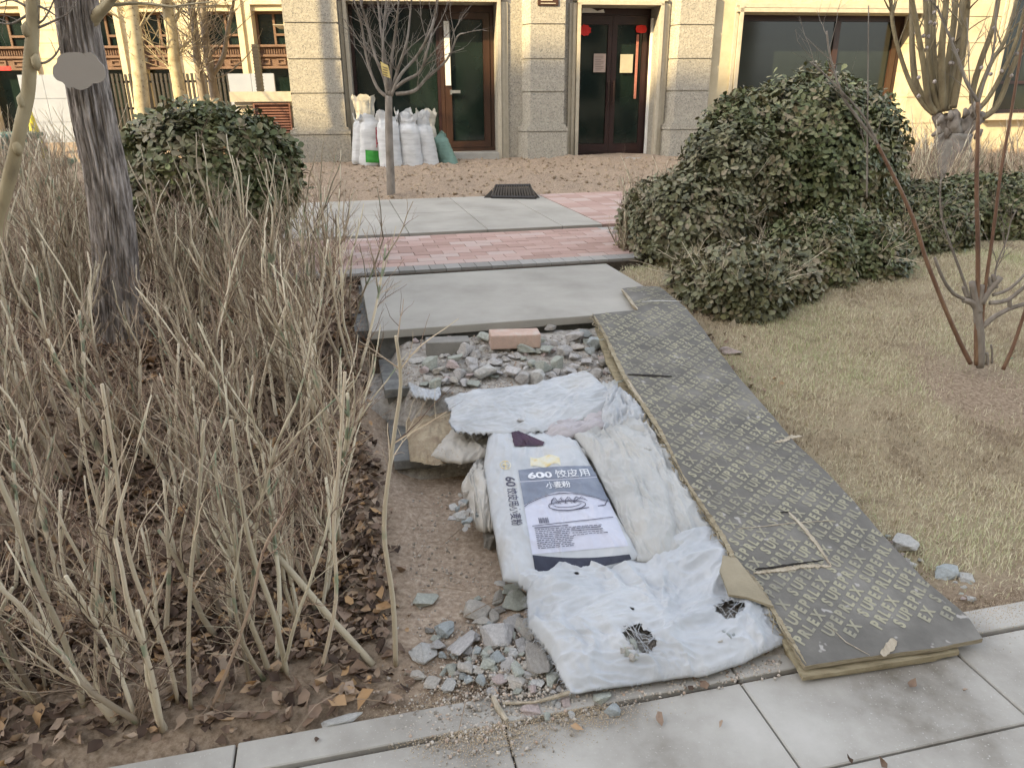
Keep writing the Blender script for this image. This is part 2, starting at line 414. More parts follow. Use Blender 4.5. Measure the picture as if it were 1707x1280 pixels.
# glazed screen 1
GB=.62
def frame_rect(mb,a0,a1,z0,z1,b0,b1,tw,tb=None,tt=None,mi=0):
    tb=tb or tw; tt=tt or tw
    mb.fbox(a0,a0+tw,b0,b1,z0,z1,mi); mb.fbox(a1-tw,a1,b0,b1,z0,z1,mi)
    mb.fbox(a0+tw,a1-tw,b0,b1,z0,z0+tb,mi); mb.fbox(a0+tw,a1-tw,b0,b1,z1-tt,z1,mi)
mid=fa(735,150,GB)
zth=fz(780,252,GB)
mb=FB(); frame_rect(mb,d1a+.005,mid,ZB+.02,zt1-.005,GB,GB+.07,.05); wf_=part(mb,'window_frame',MAROON,bld)
mb=FB(); mb.fbox(d1a+.06,mid-.055,GB+.03,GB+.045,ZB+.075,zt1-.06); part(mb,'window_pane',GLASS,wf_)
mb=FB(); frame_rect(mb,mid+.003,d1b-.005,zth,zt1-.005,GB,GB+.08,.06,.06,.10)
dr=part(mb,'door_frame',BROWN,bld)
a0,a1=mid+.07,d1b-.075
mb=FB(); frame_rect(mb,a0,a1,zth+.065,zt1-.11,GB-.01,GB+.05,.11,.10,.10); dl=part(mb,'door',BROWN,bld)
mb=FB(); mb.fbox(a0+.115,a1-.115,GB+.02,GB+.035,zth+.17,zt1-.215); part(mb,'door_pane',GLASS,dl)
mb=FB(); mb.fbox(fa(741,90,GB),fa(750,90,GB),GB-.035,GB-.012,fz(745,143,GB),fz(745,36,GB)); part(mb,'white_strip',mat('white_film',[(.75,.75,.72),(.8,.8,.77)],4,3,.5),bld)
STEEL=mat('steel',[(.55,.55,.55),(.65,.65,.65)],20,3,.3,metal=.8)
mb=FB(); mb.fbox(fa(750,154,GB),fa(767,154,GB),GB-.07,GB-.05,fz(755,156,GB),fz(755,151,GB)); mb.fbox(fa(750,154,GB),fa(753,154,GB),GB-.07,GB-.008,fz(755,158,GB),fz(755,150,GB)); part(mb,'door_handle',STEEL,dl)
mb=FB(); mb.fbox(d1a,d1b,.2,GB+.1,ZB-.1,ZB+.012); mb.fbox(mid,d1b,.1,GB+.1,ZB+.013,zth-.003); part(mb,'threshold',CONC2,bld)
# entrance 2: double door
mb=FB(); frame_rect(mb,d2a+.005,d2b-.005,ZB+.03,zt2-.005,GB,GB+.08,.04,.04,.10); part(mb,'door_frame',MAROON,bld)
mc=fa(1017,150,GB)
for (q0,q1) in ((d2a+.05,mc-.003),(mc+.003,d2b-.05)):
    mb=FB(); frame_rect(mb,q0,q1,ZB+.075,zt2-.11,GB-.012,GB+.05,.085 if q0>mc-.1 else .07,.14,.14); d_=part(mb,'door',MAROON,bld)
    mb=FB(); mb.fbox(q0+.075,q1-.075,GB+.02,GB+.035,ZB+.22,zt2-.255); part(mb,'door_pane',GLASS,d_)
    hb=(q1-.045) if q0<mc-.1 else q0+.045
    mb=FB(); mb.tube([W(hb,GB-.06,ZB+.85),W(hb,GB-.06,ZB+1.25)],.012,6); mb.fbox(hb-.01,hb+.01,GB-.06,GB-.005,ZB+.9,ZB+.92); mb.fbox(hb-.01,hb+.01,GB-.06,GB-.005,ZB+1.18,ZB+1.2); part(mb,'door_handle',MAROON,d_)
mb=FB(); mb.fbox(fa(1076,140,GB),fa(1083,140,GB),GB-.14,GB-.10,ZB+.03,fz(1080,32,GB)); jb=mb.build('white_plank',mat('white_board',[(.72,.72,.68),(.8,.8,.76)],6,4,.5))
tag(jb,'long white board standing upright against the right side of the double glass doors','board')
mb=FB(); mb.fbox(d2a-.55,d2b+.35,-.35,GB+.1,ZB-.25,ZB+.028); ob=part(mb,'door_step',CONC2,bld); bevel(ob,.01)
# papers etc. on door 2
PAPER1=mat('pinkish_paper',[(.42,.32,.27),(.48,.38,.33)],8,3,.8); PAPER2=mat('cream_paper',[(.38,.35,.27),(.43,.40,.31)],8,3,.8)
INK=mat('ink',[(.10,.09,.09),(.15,.13,.12)],8,2,.8); REDP=mat('red_paper',[(.62,.02,.02),(.75,.05,.04)],12,3,.6)
WHT=mat('white_paper',[(.7,.72,.7),(.82,.82,.8)],12,3,.7)
def paper(x0,y0,x1,y1,m,label,lines=0,b=GB-.018):
    mb=FB(); mb.fbox(fa(x0,y1,b),fa(x1,y1,b),b-.003,b,fz(x0,y1,b),fz(x0,y0,b)); o=mb.build('paper_notice',m); tag(o,label,'notice')
    if lines:
        q=FB()
        for k in range(lines):
            yy=y0+4+(y1-y0-8)*k/(lines-1); q.fbox(fa(x0+3,yy,b),fa(x1-3-(4 if k%3==2 else 0),yy,b),b-.0045,b-.0032,fz(x0,yy+.7,b),fz(x0,yy,b))
        q.build('printed_lines',INK,o)
    return o
paper(989,90,1009,121,PAPER1,'pinkish printed notice taped to the left leaf of the double glass doors',9)
paper(1033,91,1054,122,PAPER2,'cream paper notice taped to the right leaf of the double glass doors',0)
def redfan(cx,cy,w,h,label,pts):
    mb=FB(); b=GB-.02; P=[]
    for k in range(pts):
        a=2*math.pi*k/pts; r=1 if k%2 else .86
        P.append((fa(cx+w*r*math.cos(a),cy+h*r*math.sin(a),b),fz(cx+w*r*math.cos(a),cy+h*r*math.sin(a),b)))
    v=[W(a,b,z) for a,z in P]+[W(a,b-.004,z) for a,z in P]; n=len(P)
    mb.add(v,[tuple(range(n)),tuple(range(2*n-1,n-1,-1))]+[(i,(i+1)%n,n+(i+1)%n,n+i) for i in range(n)])
    return tag(mb.build('paper_decoration',REDP),label,'decoration')
redfan(975,51,11,10,'red paper cut stuck on the left edge of the double doors',18)
redfan(1069,49,11,8,'red paper cut stuck near the top right of the double doors',8)
paper(1056,58,1060,165,mat('faded_red_strip',[(.30,.10,.08),(.45,.2,.16)],30,3,.8),'narrow faded red paper strip hanging down the right door leaf')
mb=FB(); b=GB-.02
pp=[(970,22),(971,13),(980,12),(988,15),(996,19),(1006,16),(1008,22)]
v=[W(fa(x,y,b),b,fz(x,y,b)) for x,y in pp]+[W(fa(x,y,b),b-.003,fz(x,y,b)) for x,y in pp]; n=len(pp)
mb.add(v,[tuple(range(n)),tuple(range(2*n-1,n-1,-1))]+[(i,(i+1)%n,n+(i+1)%n,n+i) for i in range(n)])
tag(mb.build('paper_notice',WHT),'torn white paper left at the top of the double doors','notice')
# right window
GW=.55
mb=FB(); frame_rect(mb,w3a+.004,w3b-.004,zs3+.004,zt3-.004,GW,GW+.08,.06,.08,.09); part(mb,'window_frame',MAROON,bld)
m1,m2=fa(1390,100,GW),fa(1485,110,GW)
mb=FB(); mb.fbox(m1-.05,m1+.05,GW+.004,GW+.075,zs3+.085,zt3-.095); part(mb,'mullion',BROWN,bld); mb=FB(); mb.fbox(m2-.05,m2+.05,GW-.01,GW+.075,zs3+.085,zt3-.095); zm=fz(1500,150,GW); mb.fbox(m2+.052,w3b-.07,GW,GW+.075,zm-.03,zm+.03)
part(mb,'mullion',BROWN,bld)
mb=FB(); mb.fbox(w3a+.065,w3b-.065,GW+.035,GW+.05,zs3+.085,zt3-.095); part(mb,'window_pane',GLASSG,bld)
mb=FB(); frame_rect(mb,w4a+.004,w4b-.004,zs4+.004,HT,GW,GW+.08,.06); mb.fbox(w4a+.064,w4b-.064,GW,GW+.07,fz(1690,140,GW),fz(1690,140,GW)+.05); part(mb,'window_frame',MAROON,bld)
mb=FB(); mb.fbox(w4a+.065,w4b-.065,GW+.035,GW+.05,zs4+.065,HT); part(mb,'window_pane',GLASSG,bld)
# roof slab and interior darkness wall
mb=FB(); mb.fbox(p1a-.02,w4b+5,-.1,9,HT+.002,HT+.5); mb.fbox(p1a,w4b+5,6.5,6.8,ZB-.3,HT); mb.fbox(p1a+.01,p1a+.3,RB+.01,6.48,ZB-.3,HT); part(mb,'roof',STONES,bld)
# porch wing left of pillar 1: low wall with louvre and arch
zc0,zc1=fz(440,168),fz(440,153); la=fa(392,160); 
mb=FB(); mb.fbox(la,p1a-.003,.12,.5,ZB-.3,zc0-.08); mb.fbox(la-.04,p1a-.003,.08,.54,zc0-.078,zc0-.02); mb.fbox(la-.09,p1a-.003,.03,.6,zc0-.018,zc1); ob=part(mb,'low_wall',STONES,bld)
v0,v1=fa(425,195,.1),fa(486,195,.1); q0,q1=fz(450,222,.1),fz(450,172,.1)
LOUV=mat('louvre_red_brown',[(.16,.075,.055),(.22,.11,.08)],10,4,.6)
mb=FB(); mb.fbox(v0,v1,.108,.118,q0,q1,0)
n_=11
for k in range(n_):
    z=q0+(q1-q0)*(k+.1)/n_; h_=(q1-q0)/n_
    P=[W(v0+.02,.10,z),W(v1-.02,.10,z),W(v1-.02,.06,z),W(v0+.02,.06,z),W(v0+.02,.105,z+h_*.6),W(v1-.02,.105,z+h_*.6),W(v1-.02,.085,z+h_*.75),W(v0+.02,.085,z+h_*.75)]
    mb.add([W(v0+.02,.07,z),W(v1-.02,.07,z),W(v1-.02,.104,z+h_*.75),W(v0+.02,.104,z+h_*.75),W(v0+.02,.076,z-.008),W(v1-.02,.076,z-.008),W(v1-.02,.107,z+h_*.7),W(v0+.02,.107,z+h_*.7)],[(0,1,2,3),(4,7,6,5),(0,4,5,1),(1,5,6,2),(2,6,7,3),(3,7,4,0)])
frame_rect(mb,v0-.001,v1+.001,q0-.001,q1+.001,.05,.107,.022)
part(mb,'louvre_vent',LOUV,bld)
# arch springing from pillar 1, running on as a straight beam to a far pier
sp=fa(481,40); R_=1.5; zc=fz(478,40); ca=sp-R_-.02
mb=FB(); K=9; pts=[]
for k in range(K+1):
    a=math.pi*.5*k/K; pts.append((ca+R_*math.cos(a),zc+R_*math.sin(a)))
pts.append((ca-9,zc+R_)); top=zc+R_+.5
for k in range(K+1):
    (a0,z0),(a1,z1)=pts[k],pts[k+1]
    mb.add([W(a0,.1,z0),W(a1,.1,z1),W(a1,.1,top),W(a0,.1,top),W(a0,.85,z0),W(a1,.85,z1),W(a1,.85,top),W(a0,.85,top)],[(0,3,2,1),(4,5,6,7),(0,1,5,4),(2,3,7,6),(1,2,6,5),(3,0,4,7)])
mb.fbox(sp-.25,sp-.02,.1,.85,zc-.012,zc-.002)
part(mb,'arch',STONES,bld)

# ================================================================ FAR BUILDING (left)
BY=23.0
far=empty('apartment_building',PY(200,190,BY),'cream stone apartment building with tall windows over brown panels, far left behind the fence','building')
def bp(px,py,Y=BY): p=PY(px,py,Y); return p.x,p.z
def rect(mb,x0,y0,x1,y1,Y0,Y1,mi=0):
    X0,_=bp(x0,(y0+y1)/2,Y0); X1,_=bp(x1,(y0+y1)/2,Y0); Z1=bp(x0,y0,Y0)[1]; Z0=bp(x0,y1,Y0)[1]; mb.box(X0,X1,Y0,Y1,Z0,Z1,mi); return X0,X1,Z0,Z1
wins=[(-40,44),(140,196),(232,283),(338,399),(424,476),(560,620)]
zwt=bp(250,20)[1]; zwb=bp(250,78)[1]; zpb=bp(250,116)[1]; z0_=.2
X=[]; 
for a,b in wins: X.append((bp(a,60)[0],bp(b,60)[0]))
mb=MB(); xl=-30.
for (a,b) in X:
    mb.box(xl,a,BY,BY+.6,z0_,9); xl=b
mb.box(xl,6,BY,BY+.6,z0_,9)
for (a,b) in X: mb.box(a,b,BY,BY+.6,zwt,9)
part(mb,'wall',CREAM,far)
mb=MB()
for zz_ in [bp(250,y)[1] for y in (98,72,50,28,5)]:
    xl=-30
    for (a,b) in X+[(6,7)]:
        mb.box(xl+.2,a-.2,BY-.004,BY-.001,zz_,zz_+.025); xl=b
part(mb,'groove',mat('joint_line',[(.34,.28,.18),(.4,.33,.22)],8,3,.9),far)
PANEL=mat('brown_panel',[(.12,.07,.045),(.17,.105,.07)],6,4,.7)
for (a,b) in X:
    mb=MB(); mb.box(a-.16,a-.002,BY-.09,BY-.001,z0_,zwt+.15); mb.box(b+.002,b+.16,BY-.09,BY-.001,z0_,zwt+.15); mb.box(a-.158,b+.158,BY-.085,BY-.002,zwt+.152,zwt+.30)
    part(mb,'trim',CREAM,far)
    mb=MB(); mb.box(a,b,BY+.12,BY+.2,zpb,zwb-.03); mb.box(a,b,BY+.02,BY+.119,zwb-.03,zwb+.03); mb.box(a,b,BY+.03,BY+.119,zpb,zpb+.06); zmid=zpb+(zwb-zpb)*.52; mb.box(a,b,BY+.05,BY+.119,zmid,zmid+.06)
    n2=2; wd=(b-a)/n2
    for k in range(n2):
        p0=a+wd*k+.1; p1=a+wd*(k+1)-.1
        for (u0,u1,v0_,v1_) in ((p0,p0+.04,zpb+.1,zmid-.05),(p1-.04,p1,zpb+.1,zmid-.05),(p0+.042,p1-.042,zpb+.1,zpb+.14),(p0+.042,p1-.042,zmid-.09,zmid-.05)): mb.box(u0,u1,BY+.08,BY+.119,v0_,v1_)
    k=0
    while a+.06+k*.07<b-.05: mb.box(a+.05+k*.07,a+.08+k*.07,BY+.09,BY+.119,zmid+.08,zwb-.06); k+=1
    part(mb,'spandrel_panel',PANEL,far)
    mb=MB(); mb.box(a,b,BY+.3,BY+.32,zwb,zwt); mb.box(a,b,BY+.3,BY+.32,z0_,zpb); pn=part(mb,'window_pane',GLASS,far)
    mb=MB(); c=a+(b-a)*.55; zq=zwb+(zwt-zwb)*.3
    for u0,u1,v0_,v1_ in ((a,a+.06,zwb+.03,zwt),(b-.06,b,zwb+.03,zwt),(c,c+.06,zwb+.03,zwt),(a+.062,c-.002,zwt-.06,zwt),(c+.062,b-.062,zwt-.06,zwt),(c+.062,b-.062,zq,zq+.06)): mb.box(u0,u1,BY+.24,BY+.29,v0_,v1_)
    part(mb,'window_frame',PANEL,far)
mb=MB(); mb.box(-30,6,BY-.2,BY+12,9.002,9.4); mb.box(-30,6,BY+5,BY+5.3,z0_,9); part(mb,'roof',STONES,far)
# red banner
mb=MB(); rect(mb,-2,111,18,118,BY-.12,BY-.10); tag(mb.build('banner',REDP),'small red banner on the far cream wall at the left edge','banner')
# fence of dark slats
fe=empty('slat_fence',PY(280,186,19),'dark vertical slat fence in front of the far cream building','fence')
DARKM=mat('dark_metal',[(.022,.02,.018),(.04,.034,.03)],8,4,.5,spec=.4)
FYY=19.0
mb=MB(); xa=PY(174,150,FYY).x; xb=PY(392,150,FYY).x; zt_=PY(280,123,FYY).z; zb_=.45
x=xa
while x<xb:
    mb.box(x,x+.05,FYY,FYY+.04,zb_,zt_+random.uniform(-.01,.01)); x+=.105
part(mb,'slats',DARKM,fe)
mb=MB(); 
for z in (zb_+.25,(zb_+zt_)/2,zt_-.2): mb.box(xa,xb,FYY+.042,FYY+.08,z,z+.05)
part(mb,'rail',DARKM,fe)
HOARD=mat('white_hoarding',[(.25,.28,.34),(.29,.32,.38)],3,5,.5,spec=.4)
for nm,(x0,x1,yt,lab) in enumerate(((36,118,125,'large whitish tiled hoarding panel behind the two left trunks'),(384,460,123,'whitish hoarding panel between the slat fence and the beige pillar'))):
    mb=MB(); a=PY(x0,160,FYY-.2).x; b=PY(x1,160,FYY-.2).x; zt2_=PY(x0,yt,FYY-.2).z
    n3=3
    for i in range(2):
        for k in range(n3): mb.box(a+(b-a)*i/2+.004,a+(b-a)*(i+1)/2-.004,FYY-.2,FYY-.15,.45+(zt2_-.45)*k/n3+.004,.45+(zt2_-.45)*(k+1)/n3-.004)
    mb.box(a+.01,b-.01,FYY-.149,FYY-.12,.45,zt2_-.01)
    tag(mb.build('hoarding_panel',HOARD),lab,'hoarding')
# meshy dark post near pillar
mb=MB(); a=PY(422,100,17).x; zt4=PY(426,74,17).z
mb.box(a,a+.12,17,17.12,.45,zt4)
for k in range(24): mb.box(a-.008,a+.128,16.99,17.13,1.0+k*(zt4-1.0)/24,1.0+k*(zt4-1.0)/24+.02)
tag(mb.build('metal_post',DARKM),'dark ribbed square post in front of the far building, left of the pillar','post')
# camera post
cp=empty('camera_post',PY(243,186,17.5),'thin dark pole with a small camera box in front of the far windows','pole')
mb=MB(); p=PY(243,120,17.5); zt5=PY(243,78,17.5).z; mb.tube([(p.x,17.5,.4),(p.x,17.5,zt5)],[.035,.03],7); part(mb,'pole',DARKM,cp)
mb=MB(); mb.box(p.x-.14,p.x+.08,17.36,17.5,zt5-.02,zt5+.1); mb.tube([(p.x,17.5,zt5),(p.x-.1,17.45,zt5-.06)],.02,6); part(mb,'camera_head',DARKM,cp)
mb=MB(); mb.box(p.x-.12,p.x+.12,17.4,17.46,PY(243,104,17.5).z,PY(243,97,17.5).z); part(mb,'junction_box',DARKM,cp)

# unseen block added behind the viewer, its stepped roofline shaped to cast the shade
nb=empty('shade_block',(-20,-18,0),'unseen beige block added behind the viewer, its roofline stepped to shade foreground and lower facade','building')
mb=MB(); mb.box(-29.2,25,-30,-18,0,22.3); mb.box(-32.8,-29.22,-30,-18,0,28.2); mb.box(-38.6,-32.82,-30,-18,0,29.3); mb.box(-44,-38.62,-30,-18,0,27.7); mb.box(-90,-44.02,-30,-18,0,26.4); part(mb,'wall',CREAM,nb)

for k in range(3):  # window rows added on the unseen block for the entrance glass to reflect
    for j in range(24):
        x0=-44+2.85*j; mb=MB(); mb.box(x0,x0+1.7,-18.03,-17.97,1.2+3.1*k,3.0+3.1*k); part(mb,'window_pane',GLASS,nb)
# ================================================================ RUBBLE, SACKS, RAMP
GRAVEL=mat('rubble_grit',[(.24,.215,.19),(.42,.39,.35),(.56,.53,.48)],40,10,.95,.9,60,bdist=.012)
# fill surface in the stair flight
def fill_h(x,y):
    s,t=st(x,y); h=RZ(s)-.012
    e=.52 if s<2.5 else (.46 if s<2.95 else .20)
    e+=.03*nz(x,y,2,8)
    if s>3.0: e=.18
    k=sm(e-.06,e+.10,t)
    base=gz(x,y)-.03
    for se,zt in zip(SE,[.45,.30,.15]):
        if s>se+.02: base=max(base,zt-.06); break
    h=base+(h-base)*k
    f=sm(1.42,1.50,s)*(1-sm(3.44,3.47,s))*(1-sm(TR-.2,TR-.05,t))
    h=-.05+(h+.05)*f if s<1.6 else (h if s<3.46 else .2)
    if s<3.3 and s>1.5 and t>TR-.25: h=min(h,gz(x,y)+.02)
    return h+.010*nz(x,y,1,16)+.006*nz(x,y,1,45)
V=[];gs=np.arange(1.36,3.49,.014); gt=np.arange(.0,1.74,.014)
for s in gs:
    for t in gt:
        x,y=xy(s,t); V.append((x,y,fill_h(x,y)))
n=len(gt); F=[(j*n+i,j*n+i+1,(j+1)*n+i+1,(j+1)*n+i) for j in range(len(gs)-1) for i in range(n-1)]
ru=npmesh('rubble_fill',V,F,GRAVEL,smooth=True); tag(ru,'grey crushed rubble and grit filling the steps beneath the sacks','rubble',kind='stuff')
# ---- rocks
def rock_mesh(seed,flat=.7,n=16,rough=.12):
    r=random.Random(seed); bm=bmesh.new(); 
    for k in range(n):
        v=Vector((r.gauss(0,1),r.gauss(0,1),r.gauss(0,1))).normalized()
        v=Vector([math.copysign(abs(c)**.72,c) for c in v]); v.normalize()
        v*=r.uniform(.8,1.08); bm.verts.new((v.x*.5,v.y*.5*r.uniform(.9,1.),v.z*.5*flat))
    bmesh.ops.convex_hull(bm,input=bm.verts)
    bmesh.ops.delete(bm,geom=[v for v in bm.verts if not v.link_faces],context='VERTS')
    bmesh.ops.dissolve_limit(bm,angle_limit=.2,verts=bm.verts,edges=bm.edges)
    bmesh.ops.bevel(bm,geom=list(bm.edges),offset=.03,segments=1,affect='EDGES',clamp_overlap=True)
    bmesh.ops.triangulate(bm,faces=bm.faces)
    bmesh.ops.subdivide_edges(bm,edges=[e for e in bm.edges if e.calc_length()>.14],cuts=1,use_grid_fill=True)
    for v in bm.verts:
        q=noise.noise(v.co*5+Vector((seed,0,0)))*.05*rough/.12+noise.noise(v.co*13+Vector((seed,3,0)))*.018
        v.co+=v.co.normalized()*q
    me=bpy.data.meshes.new('stone'); bm.to_mesh(me); bm.free(); return me
ROCKS=[rock_mesh(100+k,flat=.62+.4*((k*37)%10)/10) for k in range(16)]
def rockmat(nm,c,**k): 
    d=[tuple(x*.72 for x in c),c,tuple(min(.9,x*1.25) for x in c)]
    return mat(nm,d,9,10,.9,.7,30,objrand=.13,bdist=.02,pos=(.25,.75),speck=(tuple(x*1.45 for x in c),70,.62),**k)
RM={'g':rockmat('stone_grey',(.54,.515,.49)),'n':rockmat('stone_greenish',(.46,.475,.415)),'b':rockmat('stone_bluish',(.42,.45,.445)),
    't':rockmat('stone_tan',(.53,.49,.43)),'p':rockmat('stone_pinkish',(.52,.43,.40)),'c':rockmat('concrete_crumb',(.60,.585,.55)),'d':rockmat('stone_dark',(.36,.335,.30)),
    'r':rockmat('stone_reddish',(.36,.22,.16))}
for me in ROCKS: me.materials.append(RM['g'])
ROCKCNT=[0]
def rock(px,py,wpx,hpx,key,label,group,zf,idx=None,yaw=None,lift=.3,flat=1.):
    p=H(px,py,zf); zc=(p-CAM).dot(_F); w=wpx*zc/FOC; h=hpx*zc/FOC/ .72
    me=ROCKS[(idx if idx is not None else random.randrange(16))]
    o=bpy.data.objects.new('stone',me); COL.objects.link(o)
    o.material_slots[0].link='OBJECT'; o.material_slots[0].material=RM[key]
    o.scale=(w*1.22,h*1.15,min(w,h)*.95*flat); o.rotation_euler=(random.uniform(-.25,.25),random.uniform(-.25,.25),yaw if yaw is not None else random.uniform(-.4,.4))
    o.location=(p.x,p.y,p.z+min(w,h)*.27*flat*(.25+lift))
    return tag(o,label,'stone',group)
HC=G(845,1090,.04)
def low(x,y):
    s,t=st(x,y)
    h=max(0.0,fill_h(x,y),gz(x,y)) if s>1.5 else 0.005
    return h+.045*math.exp(-((x-HC.x)/.16)**2-((y-HC.y)/.13)**2)*sm(1.42,1.5,s)
Z7=lambda x,y:(660+x/4.267,930+y/4.267)
LOWER=[(195,680,190,190,'c','round pitted pale concrete lump at the left end of the lower rubble heap',3),
 (345,525,150,160,'b','pale bluish wedge stone at the upper left of the lower rubble heap',1),
 (500,620,165,300,'g','tall flat grey slab standing in the middle of the lower rubble heap',5),
 (730,580,290,200,'g','large flat grey slab with a pointed corner in the lower rubble heap',8),
 (575,400,230,160,'t','squarish mauve grey slab at the top of the lower rubble heap',2),
 (215,320,185,150,'n','flat greenish slate disc lying alone on the sandy soil',6),
 (870,330,200,150,'n','greenish grey stone touching the torn sack edge at the heap top',4),
 (930,520,140,190,'t','brownish angular stone leaning on the torn sack edge',9),
 (985,730,200,260,'d','big brownish slab leaning under the frayed sack edge',10),
 (1115,865,110,160,'n','dark greenish oblong stone beside the frayed sack corner',7),
 (870,900,165,120,'t','pale wedge shaped stone low in the middle of the heap',11),
 (740,865,115,110,'p','pinkish lump of stone low in the lower rubble heap',3),
 (965,1085,150,120,'p','lilac grey stone lying on the sand in front of the sack',12),
 (840,215,170,55,'n','long thin green grey stone on top of the heap by the sack corner',13),
 (740,190,130,50,'c','whitish rounded stone at the topmost tip of the heap',14),
 (1003,895,105,75,'c','small pale blue grey stone by the frayed sack corner',0),
 (1010,750,42,100,'c','small oval whitish pebble standing against the big brown slab',1),
 (1075,775,100,110,'n','mossy green stone between the brown slab and the frayed edge',15),
 (255,900,130,120,'t','tan flat stone at the left foot of the heap among dry leaves',2),
 (385,915,130,110,'c','crumbly pale stone at the left foot of the heap',5)]
for (x,y,w_,h_,k,l,i) in LOWER:
    X,Y=Z7(x,y); rock(X,Y,w_/4.267,h_/4.267,k,l,None,low,i,lift=.5,flat=.62)
OTH=[(625,465,140,60,'t'),(300,640,110,80,'g'),(330,700,60,60,'b'),(350,800,45,120,'n'),(405,805,80,100,'n'),(500,810,130,90,'t'),(595,805,75,80,'t'),(650,760,120,100,'n'),
 (725,725,110,85,'b'),(790,770,90,110,'g'),(870,800,100,110,'n'),(520,875,60,60,'b'),(605,880,90,80,'b'),(660,670,70,60,'t'),(820,690,80,60,'g'),(895,630,100,100,'g'),
 (730,290,70,120,'t'),(790,250,70,60,'n'),(830,480,110,110,'g'),(740,370,80,80,'d'),(860,430,60,60,'g'),(960,430,60,50,'d'),(700,420,70,100,'t'),(410,640,70,100,'g'),
 (900,690,60,40,'n'),(1110,1030,60,70,'c'),(1210,1040,80,80,'p'),(1255,1120,60,60,'c'),(1080,1140,60,60,'n'),(240,520,70,60,'d'),(420,700,60,60,'b'),(560,700,50,90,'t'),(280,575,70,60,'n'),(160,840,120,60,'t'),(970,940,70,60,'p'),(1150,1050,50,45,'c')]
for (x,y,w_,h_,k) in OTH:
    X,Y=Z7(x,y); rock(X,Y,w_/4.267*1.05,h_/4.267*1.05,k,'small broken stone in the lower rubble heap left of the torn sack','small stones of the lower rubble heap',low,lift=.35,flat=.9)
for k in range(75):
    X,Y=random.gauss(838,46),random.gauss(1085,42)
    if X>885+(Y-1000)*.33 or Y>1160: continue
    s_=random.uniform(9,22); rock(X,Y,s_,s_*.8,random.choice('gnttbcgn'),'small broken stone in the lower rubble heap left of the torn sack','small stones of the lower rubble heap',low,lift=.1,flat=.9)
# upper rubble field, zoom of (640,500) scale 3.414
Z5=lambda x,y:(640+x/3.414,500+y/3.414)
UP=[(460,312,115,75,'g'),(335,315,110,60,'g'),(410,360,95,55,'n'),(505,380,85,50,'g'),(630,385,75,50,'g'),(820,305,105,60,'n','pale greenish block with a flat top in the middle of the upper rubble'),
 (920,310,75,80,'n','squarish pale green stone right of the flat topped block'),(905,410,95,65,'n'),(850,262,150,45,'n'),(1020,320,90,70,'g'),(1085,395,60,40,'g'),(725,440,95,65,'g'),(795,470,75,60,'g'),(590,455,120,80,'c'),
 (435,440,70,60,'g'),(458,485,45,90,'g'),(500,425,65,60,'g'),(510,500,70,50,'n'),(400,480,55,60,'t'),(350,480,50,50,'g'),(350,530,45,45,'g'),(300,500,80,50,'n'),(250,475,60,45,'t'),
 (1090,240,120,60,'g'),(1220,280,115,95,'b','large bluish grey chunk beside the top left edge of the plywood'),(1145,210,70,40,'b'),(1180,310,70,40,'b'),(1275,390,95,60,'d'),(1100,290,90,35,'t'),(990,425,50,45,'g'),(1060,430,75,60,'g'),
 (1295,420,45,45,'g'),(1340,440,60,50,'g'),(870,470,95,65,'c'),(960,450,50,45,'g'),(1150,370,60,50,'g'),(560,395,45,45,'g'),(650,430,50,40,'g'),(700,395,50,35,'g'),(270,390,100,60,'n'),(320,420,90,40,'t'),(230,420,60,45,'p'),
 (990,385,80,60,'n'),(770,340,60,45,'g'),(700,350,50,40,'g'),(1210,440,65,50,'g'),(1075,345,60,45,'g'),(570,235,90,50,'n'),(130,310,60,45,'c'),(190,360,100,35,'c'),(1330,510,110,60,'n'),(1240,380,60,40,'g'),(390,400,80,50,'p'),(520,335,60,45,'g'),(840,380,55,50,'n'),(945,180,60,60,'d')]
upf=lambda x,y: fill_h(x,y)
for q in UP:
    X,Y=Z5(q[0],q[1]); lab=q[5] if len(q)>5 else 'grey broken stone in the rubble between the landing and the upper torn sack'
    rock(X,Y,q[2]/3.414*1.12,q[3]/3.414*1.12,q[4],lab,None if len(q)>5 else 'broken stones of the upper rubble',upf,lift=.95,flat=1.05)
for k in range(190):
    x=random.uniform(170,1380); y=random.uniform(225,560)
    if y>430+max(0,(700-x))*.25: continue
    X,Y=Z5(x,y); s_=random.uniform(24,55)
    if X>990+(Y-530)*.62: continue
    rock(X,Y,s_/3.414,s_*.8/3.414,random.choice('gggtncdp'),'grey broken stone in the rubble between the landing and the upper torn sack','broken stones of the upper rubble',upf,lift=.6,flat=1.)
# stones elsewhere
lawn=lambda x,y: max(gz(x,y),0.0)
for (x,y,w_,h_,k,l,i) in [(1572,957,44,32,'b','pale bluish rounded stone beside the right edge of the plywood, left of a squarer one',3),(1609,966,36,24,'c','squarish whitish stone on the dry grass beside the plywood ramp',2),
   (1508,910,50,34,'c','crumbly pale grey lump under the right edge of the plywood ramp',5),(1219,588,38,26,'p','brick red and grey half brick on the soil by the bush foot',12),(868,702,13,14,'g','small grey stone lying on the upper torn sack',4),
   (1005,1165,36,26,'n','greenish flat stone on the pavement in front of the torn sack',6),(1022,1187,28,22,'b','small bluish wedge stone on the pavement in front of the torn sack',1),(567,1203,80,18,'c','long flat pale stone at the edge of the leaf litter',8),
   (1080,750,30,20,'c','pale stone peeking between the white sacks below the plywood',9)]:
    rock(x,y,w_,h_,k,l,None,(low if x<1100 and y>1000 else (lawn if x>1150 or y>1190 else (lambda a,b: rz(a,b)+.05))),i,lift=.4,flat=.7)
